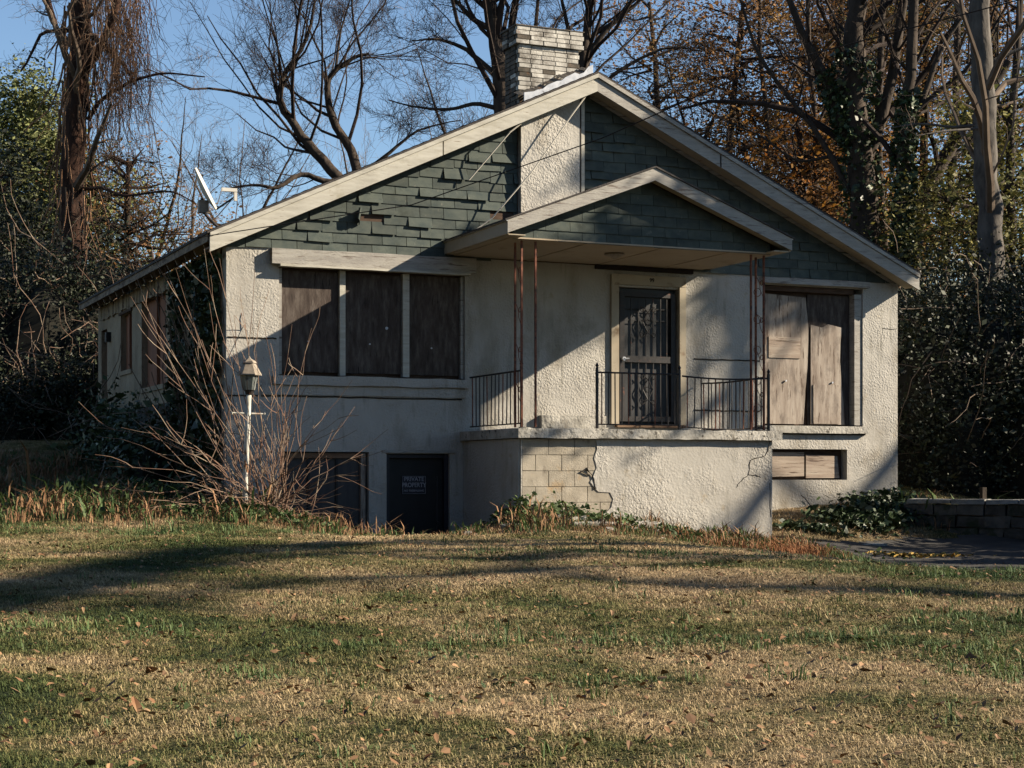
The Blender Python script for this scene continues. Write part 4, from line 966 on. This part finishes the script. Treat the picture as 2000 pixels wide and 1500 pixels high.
cl_ = [(toward((X, -2.05, Z_), 5+.5*math.sin(X*3)), .42) for X in np.arange(4.6, 7.2, .5) for Z_ in (3.15,3.65,4.15,4.6)]
shade_tree('evergreen out of view right of the garden, boughs placed to shade the left basement wall', PL(13.6, 24.6, .6), cl_, 9000, [], 201)
cl_ = [(toward((7.15+4.0*k_/8, -.4, 7.0-1.85*k_/8), 6+.4*math.sin(k_*2)), .28) for k_ in range(9)]+[(toward((6.9+.9*k_/2, -2.35, 5.45-.35*k_/2), 4), .2) for k_ in range(3)]
lim = [([toward((8.6,-2.05,2.5), 9), toward((7.7,-2.05,1.6), 9.2), toward((7.0,-2.05,.8), 9.5), toward((6.4,-2.05,.1), 9.8)], .15),
       ([toward((8.9,0,4.3), 10), toward((8.2,0,3.7), 10.1), toward((7.4,0,3.1), 10.4), toward((6.9,0,2.5), 10.6)], .09),
       ([toward((8.6,0,5.0), 7), toward((8.0,0,4.6), 7.1), toward((7.3,0,4.0), 9.4)], .06),
       ([toward((11.6,0,2.2), 9), toward((10.9,0,1.5), 9.1), toward((10.3,0,.7), 9.2)], .12)]
shade_tree('forked tree out of view right of the house, crown shaped to shade the right gable slope', PL(20.5, 26.4, .8), cl_, 6500, lim, 202)
def lawn_limb(pts, k0, k1):
    out = []
    for i, (x, y, t) in enumerate(pts):
        s_ = (x-1000)/3293*t; p = PL(s_, t, float(gz(s_, t)[0])); out.append(toward(p, k0+(k1-k0)*i/(len(pts)-1)))
    return out
lim = [(lawn_limb([(900,0,19.0),(650,0,18.4),(420,0,17.6),(200,0,15.4),(0,0,13.4),(-200,0,12)], 14, 15), .2), (lawn_limb([(1000,0,17.6),(700,0,17.0),(420,0,15.4),(200,0,13.0),(0,0,11.2)], 13, 14), .13), (lawn_limb([(1350,0,18.6),(1000,0,18.4),(700,0,18.0),(420,0,16.6),(200,0,14.2),(0,0,12.2),(-200,0,11)], 13, 15), .25),
       (lawn_limb([(1200,0,15.0),(950,0,14.6),(700,0,13.9),(450,0,13.0),(250,0,11.6)], 13, 14), .16),
       (lawn_limb([(2100,0,12.6),(1800,0,13.0),(1500,0,13.2),(1200,0,13.8),(1000,0,14.8)], 12, 14), .19),
       (lawn_limb([(1500,0,17.4),(1200,0,17.2),(900,0,16.2)], 13, 15), .2),
       (lawn_limb([(2100,0,15.5),(1800,0,16.5),(1500,0,18.6),(1200,0,19.2),(900,0,19)], 12, 14), .24)]
shade_tree('bare tree out of view right of the lawn with limbs shaped to shade the grass', PL(31, 15.5, .5), [], 0, lim, 203)

# leafy trees: brown oaks right, pines left
def mass_tree(name, label, x, t, h, wd, seed, leaf, n, size, low=.35, m=('bark','twig_dark'), group=None, clumps=60, cat='tree', flat=.8):
    rg = np.random.default_rng(seed); b = gp(x, t); T_ = thing(name, label, cat, b, group)
    P, _ = rand_walk(b, np.array([0,0,1.]), h*.92, 8, .04, .04, rg); tb = TB(); tb.tube(P, .2, .05, 8); obj('trunk', tb.data(), M[m[0]], T_, smooth=True)
    tb = TB(); cs = []
    for i in range(clumps):
        f_ = rg.uniform(low, 1.0); p = P[0]+(P[-1]-P[0])*f_; a = rg.uniform(0, 6.28); rad = wd*math.sqrt(max(.05, 1-((f_-low)/(1-low)*1.0-.25)**2/0.7))*rg.uniform(.4, 1)
        q = p+np.array([math.cos(a)*rad, math.sin(a)*rad, rg.uniform(-.3, .9)]); mid = (p+q)/2+rg.normal(0, .15, 3); 
        tb.tube(np.array([p, mid, q]), .05, .012, 4); 
        for k_ in range(7):
            c = q+rg.normal(0, 1, 3)*np.array([.55,.55,.35]); tb.tube(np.array([mid, (mid+c)/2+rg.normal(0,.1,3), c]), .012, .005, 3); cs.append(c)
    obj('branches', tb.data(), M[m[1]], T_, kind='stuff')
    obj('leaves', leafcloud(np.array(cs), n, .28, size, rg), M[leaf], T_, kind='stuff'); return T_
mass_tree('brown_leaved_tree', 'brown leaved tree behind the right roof slope near the porch', 1420, 45, 12.5, 3.0, 41, 'leaf_brown', 22000, .05)
mass_tree('brown_leaved_tree', 'brown leaved tree behind the thick dark stems', 1600, 47, 14, 3.4, 42, 'leaf_brown', 26000, .05)
mass_tree('brown_leaved_tree', 'olive brown tree behind the ivy trunk', 1800, 46, 15, 3.4, 43, 'leaf_olive', 26000, .055, low=.15)
mass_tree('brown_leaved_tree', 'orange brown tree behind the tall grey trunk', 1920, 44, 14, 3.4, 44, 'leaf_brown', 24000, .05, low=.15)
mass_tree('brown_leaved_tree', 'sparse orange leaved small tree left of the dark stems', 1560, 41, 8.5, 2.0, 45, 'leaf_orange', 3000, .07)
mass_tree('brown_leaved_tree', 'golden olive shrubby tree low behind the right end of the roof', 1900, 37, 8, 2.2, 46, 'leaf_olive', 20000, .06, low=.1)
mass_tree('brown_leaved_tree', 'small brown leaved tree tucked behind the right eave', 1700, 42, 8.6, 2.2, 47, 'leaf_brown', 18000, .055, low=.1)
mass_tree('pine_tree', 'green pine at the far left edge', -10, 47, 9.4, 1.9, 48, 'leaf_pine', 52000, .06, low=.25)
mass_tree('pine_tree', 'small dark cedar just left of the vine covered trunk', 105, 50, 8.8, 1.0, 49, 'leaf_dark', 18000, .06, low=.2)
mass_tree('pine_tree', 'short olive green pine right of the vine covered trunk', 205, 48, 7.4, 1.5, 50, 'leaf_pine', 20000, .06, low=.2)
mass_tree('dark_holly', 'very dark evergreen at the left edge below the pine', 5, 43, 6.8, 1.5, 51, 'leaf_dark', 24000, .06, low=.1)
mass_tree('brown_leaved_tree', 'thin brown undergrowth tree left of the side wall', 250, 45, 7.6, 2.0, 52, 'leaf_brown', 7000, .045, low=.1)
mass_tree('brown_leaved_tree', 'faded russet thicket tree low behind the dish', 380, 56, 6.3, 2.2, 53, 'leaf_brown', 7000, .05, low=.1)

mass_tree('brown_leaved_tree', 'russet tree above the peak end of the right roof slope', 1290, 49, 13.5, 2.8, 54, 'leaf_brown', 20000, .05)
mass_tree('brown_leaved_tree', 'tall russet tree filling the sky left of the thick dark stems', 1500, 51, 16, 3.2, 55, 'leaf_brown', 26000, .055)
mass_tree('brown_leaved_tree', 'tall golden brown tree behind the ivy covered tree', 1730, 51, 16.5, 3.4, 56, 'leaf_brown', 26000, .055)
# dark thickets: solid leafy banks
def thicket(name, label, cat, pts, seed, n, size, leaf, lumps=26, sticks=0, stickm='twig'):
    """pts: list of (s,t,height,radius) lumps"""
    rg = np.random.default_rng(seed); s0, t0 = pts[0][0], pts[0][1]; b = PL(s0, t0, float(gz(s0, t0)[0])); T_ = thing(name, label, cat, b)
    C_, Rr = [], []; g = G()
    for s_, t, h, r_ in pts:
        z0 = float(gz(s_, t)[0]); 
        for k_ in range(lumps):
            a = rg.uniform(0, 6.28); q = math.sqrt(rg.random())*r_; zz = rg.uniform(.0, 1)**.8*h
            q *= math.sqrt(max(.15, 1-(zz/h)**2*.7))
            C_.append(PL(s_+q*math.cos(a), t+q*math.sin(a), z0+zz)); 
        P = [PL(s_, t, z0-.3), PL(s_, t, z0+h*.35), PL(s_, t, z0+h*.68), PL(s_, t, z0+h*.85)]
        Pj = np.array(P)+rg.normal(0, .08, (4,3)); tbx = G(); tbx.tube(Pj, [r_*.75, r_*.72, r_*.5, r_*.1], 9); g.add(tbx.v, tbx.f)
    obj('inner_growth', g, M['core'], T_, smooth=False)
    obj('leaves', leafcloud(np.array(C_), n, .33, size, rg, 1.5, .8), M[leaf], T_, kind='stuff')
    if sticks:
        tb = TB(); C2 = np.array(C_)
        for i in range(sticks):
            p = C2[rg.integers(0, len(C2))]+rg.normal(0,.3,3); Q, _ = rand_walk(p, rg.normal(0, 1, 3)+np.array([0,0,.4]), rg.uniform(.6, 2.2), 6, .25, -.03, rg); tb.tube(Q, .011, .005, 3)
        obj('stems', tb.data(), M[stickm], T_, kind='stuff')
    return T_
thicket('evergreen_hedge', 'dark evergreen bank right of the house behind the low wall', 'hedge', [(7.6,30.6,3.4,1.1),(8.8,30.8,3.6,1.2),(10.2,30.5,3.7,1.2),(7.2,32.5,3.7,1.1),(8.6,33,4.0,1.2),(10.5,33,4.2,1.3),(7.9,29.8,1.8,.8),(9.3,29.6,2.2,.9),(10.6,29.2,2.5,.9)], 61, 84000, .045, 'leaf_dark', sticks=260)
thicket('added_shade_bush', 'dark bushes added out of view to shade the driveway, low wall and hedge', 'bush', [(11.6,25.6,2.4,1.0),(9.6,24.6,1.9,.8),(13.2,27.5,2.2,1.2),(12.6,24.2,2.2,1.0),(12.4,31.0,6.4,1.3),(12.6,33.2,6.8,1.4),(8.9,21.6,2.3,.8),(8.7,19.6,2.2,.8),(8.2,17.6,1.5,.7),(9.0,23.2,1.9,.8)], 62, 16000, .09, 'leaf_dark')  # unseen bushes added to block sun from driveway, wall and hedge
thicket('undergrowth', 'dark tangled undergrowth left of the house side wall', 'undergrowth', [(-9.2,37.5,3.4,1.2),(-10.4,37.5,4.0,1.3),(-11.6,37.5,4.0,1.3),(-12.8,37,3.6,1.2),(-8.4,39,3.4,1.2),(-9.9,40.5,4.6,1.4),(-11.8,41,5.0,1.5),(-9.2,36.1,1.4,.8),(-10.5,35.9,1.1,.8),(-11.9,36,1.3,.8),(-8.2,36.6,2.0,.7)], 63, 96000, .045, 'leaf_dark', sticks=700, stickm='twig_red')
thicket('undergrowth', 'far dark wood behind the house', 'wood', [(x, 62+3*math.sin(x), 3.4+.8*math.sin(x*1.7), 3.0) for x in range(-24, 28, 4)], 64, 30000, .16, 'leaf_dark', sticks=900, lumps=30)
thicket('foundation_bush', 'dark low bush against the foot of the side wall', 'bush', [(-6.75,29.2,.55,.5),(-7.0,30.6,.6,.5),(-6.3,27.9,.7,.5),(-5.6,26.4,.8,.45),(-7.2,32.2,.7,.5)], 65, 9000, .06, 'leaf_ivy', sticks=40)

thicket('added_evergreens', 'tall evergreen row added out of view across the street to block skylight', 'trees', [(x, -7+1.5*math.sin(x), 14+2*math.sin(x*1.3), 2.6) for x in (-22,-18,-14,-10,-6,-2,2,6)], 66, 16000, .22, 'leaf_dark')  # unseen row added to cut skylight on the facade
thicket('added_evergreens', 'tall evergreens added out of view left of the lawn to block skylight', 'trees', [(-14,3,12,2.2),(-13.5,8,13,2.2),(-13,13,12,2.0),(-14.5,18,13,2.2)], 67, 12000, .2, 'leaf_dark')  # unseen trees added on the left to deepen the facade shade
# ivy on the left corner of the side wall
iv = thing('wall_ivy', 'ivy curtain covering the front end of the left side wall', 'ivy', (-.05, 1.5, 2.0)); rg = np.random.default_rng(71)
n = 7500; Y = rg.uniform(.15, 3.1, n); Zc = rg.uniform(1.0, 4.75, n)
keep = (np.sin(Y*3.1+Zc*1.3)+np.sin(Zc*4+Y)*.5+rg.normal(0,.5,n) > -.4-(Y < 1.6)*1.0); Y, Zc = Y[keep], Zc[keep]
c = np.stack([-.04-np.abs(rg.normal(0, .07, len(Y))), Y, Zc], 1); V, F = leafcloud(c, len(c), .015, .075, rg, 1.2, .9); obj('ivy_leaves', (V, F), M['leaf_ivy'], iv, kind='stuff')
tb = TB()
for i in range(60):
    Q, _ = rand_walk((-.05, rg.uniform(.2, 3.2), rg.uniform(1.2, 3.0)), np.array([0, rg.normal(0,.3), 1.]), rg.uniform(.8, 2.2), 8, .12, .02, rg); Q[:, 0] = np.minimum(Q[:, 0], -.03); tb.tube(Q, .012, .006, 4)
obj('ivy_stems', tb.data(), M['twig'], iv, kind='stuff')

# ---- bare shrub round the lamp post
sb_ = PL(-3.3, 22.75, 1.0); shr = thing('bare_shrub', 'leafless reddish shrub with long arching canes round the lamp post', 'shrub', sb_)
rg = np.random.default_rng(81); tw = TB()
ends = []
for i in range(19): ends.append((rg.uniform(250, 460), rg.uniform(470, 860), rg.uniform(21.6, 24.2)))
for i in range(17): ends.append((rg.uniform(500, 735), rg.uniform(790, 990), rg.uniform(21.2, 22.9)))
for i in range(9): ends.append((rg.uniform(480, 660), rg.uniform(600, 800), rg.uniform(21.8, 23)))
for i in range(14): ends.append((rg.uniform(180, 420), rg.uniform(850, 1000), rg.uniform(21.2, 23.4)))
ends += [(415,480,23),(470,520,22.4),(330,470,24.2),(120,872,23.5),(180,840,23.6)]
for (ex, ey, et) in ends:
    e_ = px(ex, ey, et); p0 = sb_+np.array([rg.normal(0,.16), rg.normal(0,.12), -.05]); L_ = np.linalg.norm(e_-p0); n = 9
    tt = np.linspace(0, 1, n)[:, None]; bow = L_*rg.uniform(.02, .13)
    up_ = np.array([0,0,1.]); Q = p0+(e_-p0)*tt + up_*bow*np.sin(math.pi*tt)*(1 if ey > 780 else -.6)+rg.normal(0, .012, (n,3))*np.sqrt(tt)
    Q += np.cumsum(rg.normal(0, .038, (n,3)), axis=0)*tt
    g = G(); g.tube(Q, np.linspace(.0095, .003, n)*rg.uniform(.7, 1.15), 5); obj('cane', g, M['twig_red'], shr)
    for k_ in range(rg.integers(2, 6)):
        j = rg.integers(2, n-1); d = (Q[j+1]-Q[j]); d = d/np.linalg.norm(d)+rg.normal(0, .45, 3)+np.array([0,0,.1]); Q2, _ = rand_walk(Q[j], d, rg.uniform(.25, .9), 5, .1, .02, rg); tw.tube(Q2, .006, .0028, 3)
for i in range(120):
    p0 = sb_+np.array([rg.normal(0,.35), rg.normal(0,.2), rg.uniform(-.05,.35)]); d = np.array([rg.normal(0,1), rg.normal(0,.6), rg.uniform(-.1,.6)]); Q2, _ = rand_walk(p0, d, rg.uniform(.4, 1.1), 5, .2, -.03, rg); tw.tube(Q2, .005, .003, 3)
obj('twigs', tw.data(), M['twig_red'], shr, kind='stuff')

# ------------------------------------------------------------------ grass (instanced tufts)
def tuft(name, nb_, h, wd, spread, m, seed, flop=.5):
    rg = np.random.default_rng(seed); V = []; F = []
    for i in range(nb_):
        p = np.array([rg.normal(0, spread), rg.normal(0, spread), -.01]); a = rg.uniform(0, 6.28); hh = h*rg.uniform(.5, 1.3); ln = rg.uniform(.1, 1)*flop*hh
        d = np.array([math.cos(a), math.sin(a), 0]); s_ = np.array([-d[1], d[0], 0])*wd*rg.uniform(.7, 1.3)/2
        m1 = p+d*ln*.35+np.array([0,0,hh*.6]); m2 = p+d*ln+np.array([0,0,hh*(1-.25*flop)]); k_ = len(V)
        V += [p-s_, p+s_, m1+s_*.8, m1-s_*.8, m2]; F += [(k_, k_+1, k_+2, k_+3), (k_+3, k_+2, k_+4)]
    me = bpy.data.meshes.new(name); me.from_pydata([tuple(v_) for v_ in V], [], F); me.materials.append(m)
    o_ = bpy.data.objects.new(name, me); return o_
def scatter(name, label, cat, pts, scl, tufts, seed=0):
    cn = bpy.data.collections.new(name+'_pieces')
    for t_ in tufts: cn.objects.link(t_)
    me = bpy.data.meshes.new(name); me.from_pydata(pts.tolist(), [], [])
    at = me.attributes.new('sc', 'FLOAT', 'POINT'); at.data.foreach_set('value', scl.astype(np.float32))
    rg = np.random.default_rng(seed); at = me.attributes.new('rz', 'FLOAT', 'POINT'); at.data.foreach_set('value', rg.uniform(0, 6.28, len(pts)).astype(np.float32))
    o_ = bpy.data.objects.new(name, me); COL.objects.link(o_)
    ng = bpy.data.node_groups.new(name, 'GeometryNodeTree'); ng.interface.new_socket('Geometry', in_out='INPUT', socket_type='NodeSocketGeometry'); ng.interface.new_socket('Geometry', in_out='OUTPUT', socket_type='NodeSocketGeometry')
    N = ng.nodes; L = ng.links; gi = N.new('NodeGroupInput'); go = N.new('NodeGroupOutput'); ip = N.new('GeometryNodeInstanceOnPoints'); ci = N.new('GeometryNodeCollectionInfo')
    ci.inputs['Collection'].default_value = cn; ci.inputs['Separate Children'].default_value = True; ci.inputs['Reset Children'].default_value = True
    ip.inputs['Pick Instance'].default_value = True
    a1 = N.new('GeometryNodeInputNamedAttribute'); a1.data_type = 'FLOAT'; a1.inputs[0].default_value = 'sc'
    a2 = N.new('GeometryNodeInputNamedAttribute'); a2.data_type = 'FLOAT'; a2.inputs[0].default_value = 'rz'
    cx = N.new('ShaderNodeCombineXYZ'); L.new(a2.outputs[0], cx.inputs[2])
    L.new(gi.outputs[0], ip.inputs['Points']); L.new(ci.outputs[0], ip.inputs['Instance']); L.new(cx.outputs[0], ip.inputs['Rotation']); L.new(a1.outputs[0], ip.inputs['Scale']); L.new(ip.outputs[0], go.inputs[0])
    md = o_.modifiers.new('scatter', 'NODES'); md.node_group = ng
    o_['kind'] = 'stuff'; o_['label'] = label; o_['category'] = cat; return o_
HS = [ST(*p) for p in ((0,0),(11.4,0),(11.4,10),(0,10))]; PB = [ST(*p) for p in ((3.6,-2.05),(7.7,-2.05),(7.7,0),(3.6,0))]
def lawn_pts(n, s0, s1, t0, t1, seed, wt=None, frust=True):
    rg = np.random.default_rng(seed); 
    t = t0+(t1-t0)*rg.random(n)**.8; hw = .31*t+.6; s = rg.uniform(-1, 1, n)*hw if frust else rg.uniform(s0, s1, n)
    k_ = ~in_poly(s, t, DRV) & ~in_poly(s, t, HS) & ~in_poly(s, t, PB) & (s > s0) & (s < s1)
    if wt is not None: k_ &= rg.random(n) < wt(s, t)
    s, t = s[k_], t[k_]; P = CAM+VD*t[:, None]+VR*s[:, None]; P[:, 2] = gz(s, t); return P, s, t, rg
T1 = [tuft('grass_tuft', 24, .036, .0036, .045, M['grass'], i, 1.7) for i in range(9)]
P, s, t, rg = lawn_pts(135000, -12, 12, 5.2, 36, 91)
mod = .5+.5*np.sin(s*2.3+np.sin(t*1.9)*1.7)*np.sin(t*2.7+np.cos(s*1.3)*2.0); mod2 = .5+.5*np.sin(s*7.1+t*3.3+np.sin(t*5))*np.sin(t*8.7-s*2)
keepg = rg.random(len(P)) < .62+.38*mod2; P, t, mod = P[keepg], t[keepg], mod[keepg]
scatter('lawn_grass', 'short dormant straw and green lawn grass', 'grass', P, rg.lognormal(-.05, .22, len(P))*(.75+.5*mod)*(1+.2*np.clip((t-12)/12, 0, 1)), T1, 1)
patches = [(px(1320,1235,9.9),.9,.28),(px(40,1235,10.3),.5,.7),(px(1960,1280,9),.45,.9),(px(1960,1200,11),.5,.6),(px(300,1030,20),1.0,.7),(px(140,1050,20),.9,.5),(px(1180,1330,8.3),.45,.15),(px(520,1330,8.5),.3,.2),(px(1850,1110,14.5),1.1,.35),
  (px(670,1275,9.5),.25,.15),(px(930,1260,9.8),.3,.3),(px(800,1290,9.2),.3,.2),(px(250,1250,10),.4,.3),(px(1640,1250,9.9),.4,.3),(px(1230,1080,17),2.0,.5),(px(500,1040,20.5),1.6,.35)]
pc = [(ST(p[0], p[1]), a, b_) for p, a, b_ in patches]
def wpatch(s, t):
    w_ = np.full(s.shape, .03)
    for (c, a, b_) in pc: w_ = np.maximum(w_, .75*np.exp(-(((s-c[0])/a)**2+((t-c[1])/b_)**2)*1.2))
    return w_
T2 = [tuft('green_tuft', 11, .065, .0065, .03, M['tallgrass'], 10+i, .8) for i in range(4)]
P, s, t, rg = lawn_pts(48000, -12, 12, 5.4, 24, 92, wpatch)
T2 += [tuft('broad_weed', 8, .038, .014, .035, M['weed'], 60+i, 1.8) for i in range(3)]
scatter('green_grass_clumps', 'taller green grass clumps scattered over the lawn', 'grass', P, rg.lognormal(-.2, .35, len(P)), T2, 2)
# driveway edge and porch front weeds
def wweed(s, t):
    w_ = np.zeros(s.shape)
    for c, a, b_, k_ in (((1.2,22.1),1.7,.7,.8),((2.9,22.8),1.4,.5,.8),((-.1,23.2),.6,.6,.7),((4.1,23.0),.8,.6,.6),((6.2,27.3),.8,.6,.5),((-3.6,22.2),2.2,.8,.6),((-2.4,22.9),.7,.5,.8),((-6.5,24),2.2,1.8,.35),((-8.5,27),2.2,2.4,.3)):
        w_ = np.maximum(w_, k_*np.exp(-(((s-c[0])/a)**2+((t-c[1])/b_)**2)*1.3))
    return w_
T3 = [tuft('dry_weed', 14, .15, .008, .05, M['strawgrass'], 20+i, .9) for i in range(4)]+[tuft('green_weed', 12, .12, .011, .05, M['weed'], 30+i, .9) for i in range(5)]
P, s, t, rg = lawn_pts(95000, -12, 9, 20.4, 30, 93, wweed)
scatter('weeds', 'mixed dry and green weeds along the foot of the house', 'weeds', P, rg.lognormal(-.25, .45, len(P))*(.6+.8*(.5+.5*np.sin(s*3.1+np.sin(s*1.7)*2))), T3, 3)
P, s, t, rg = lawn_pts(22000, 2.0, 5.4, 20.4, 24.5, 94, lambda s, t: .9*np.exp(-(((s-4.0)/.9)**2+((t-22.2)/1.1)**2)))
T4 = [tuft('russet_weed', 12, .14, .006, .04, mat('russet_weed', [(.22,.085,.035),(.34,.16,.07)], 3, rough=.9, island=.4), 40+i, .8) for i in range(3)]
scatter('russet_weeds', 'reddish dry weeds at the edge of the driveway', 'weeds', P, rg.uniform(.5, 1.4, len(P)), T4, 4)
ed = np.array([(3.95,22.9),(4.3,20.6),(4.9,18.2),(5.4,16.0),(6.3,13.4),(7,12)])
rg = np.random.default_rng(95); x = rg.uniform(0, 4.99, 2600); i0 = x.astype(int); e_ = ed[i0]+(ed[i0+1]-ed[i0])*(x-i0)[:, None]+rg.normal(0, .09, (2600, 2))-np.array([.08,0])
P = CAM+VD*e_[:, 1:2]+VR*e_[:, 0:1]; P[:, 2] = gz(e_[:, 0], e_[:, 1]); T5 = [tuft('edge_tuft', 12, .12, .007, .03, M['tallgrass'], 50+i, .6) for i in range(3)]
scatter('driveway_edge_grass', 'long green grass fringing the driveway edge', 'grass', P, rg.uniform(.4, 1.2, 2600), T5, 5)
# leafy ground plants
def ground_leaves(name, label, cat, specs, size, m, seed, h=.12):
    rg = np.random.default_rng(seed); C_ = []
    for (s0, t0, a, b_, n, hh) in specs:
        s = rg.normal(s0, a, n); t = rg.normal(t0, b_, n); k_ = ~in_poly(s, t, HS) & ~in_poly(s, t, PB); s, t = s[k_], t[k_]; P = CAM+VD*t[:, None]+VR*s[:, None]; P[:, 2] = gz(s, t)+rg.random(len(s))*hh; C_.append(P)
    P = np.concatenate(C_); V, F = leafcloud(P, len(P), .01, size, rg, 1.4, .5); return tag(obj(name, (V, F), M[m]), label, cat, kind='stuff')
ground_leaves('ground_ivy', 'glossy green ivy at the foot of the right house corner', 'ivy', [(5.4,26.5,.3,.2,1500,.2),(5.9,27.0,.3,.25,2000,.28),(4.6,25.6,.3,.12,600,.12),(6.2,27.6,.25,.3,900,.2)], .06, 'leaf_ivy', 101)
ground_leaves('leafy_weeds', 'low leafy weeds on the mound before the porch', 'weeds', [(.5,22.8,.5,.3,700,.18),(2.6,22.5,1.0,.3,1300,.12),(1.4,22.3,.3,.12,260,.14),(.1,23.0,.15,.1,140,.3),(-3.7,22.1,.9,.3,1700,.18),(-5.6,22.6,.7,.4,600,.10),(-5.0,23.8,.7,.4,1300,.3)], .045, 'weed', 102)
rg = np.random.default_rng(103); n = 5200; t = 5.5+17*rg.random(n)**.9; s = rg.uniform(-1, 1, n)*(.31*t+.5); k_ = ~in_poly(s, t, HS); s, t = s[k_], t[k_]; P = CAM+VD*t[:, None]+VR*s[:, None]; P[:, 2] = gz(s, t)+.025+.02*rg.random(len(s))
V, F = litter(P, .034, rg); tag(obj('fallen_leaves', (V, F), M['leaf_dead']), 'small fallen brown leaves scattered over the lawn', 'leaves', kind='stuff')
n = 110; P = CAM+VD*rg.uniform(6, 11, n)[:, None]+VR*0; tt = rg.uniform(6.2, 12, n); ss = rg.uniform(-1, 1, n)*(.31*tt); P = CAM+VD*tt[:, None]+VR*ss[:, None]; P[:, 2] = gz(ss, tt)+.03
V, F = litter(P, .055, rg); tag(obj('curled_leaves', (V, F), M['leaf_dead']), 'larger reddish fallen leaves on the near lawn', 'leaves', kind='stuff')
n = 420; ss = rg.normal(5.55, .28, n); tt = rg.normal(22.9, .18, n); P = CAM+VD*tt[:, None]+VR*ss[:, None]; P[:, 2] = gz(ss, tt)+.045
V, F = litter(P, .07, rg); tag(obj('sun_fleck_litter', (V, F), mat('sun_fleck_leaf', [(.42,.26,.05),(.5,.34,.1)], 3, island=.3)), 'patch of fallen leaves on the driveway coloured yellow as a sun fleck', 'leaves', kind='stuff')  # leaf pile on the driveway, its yellow stands in for a patch of sun
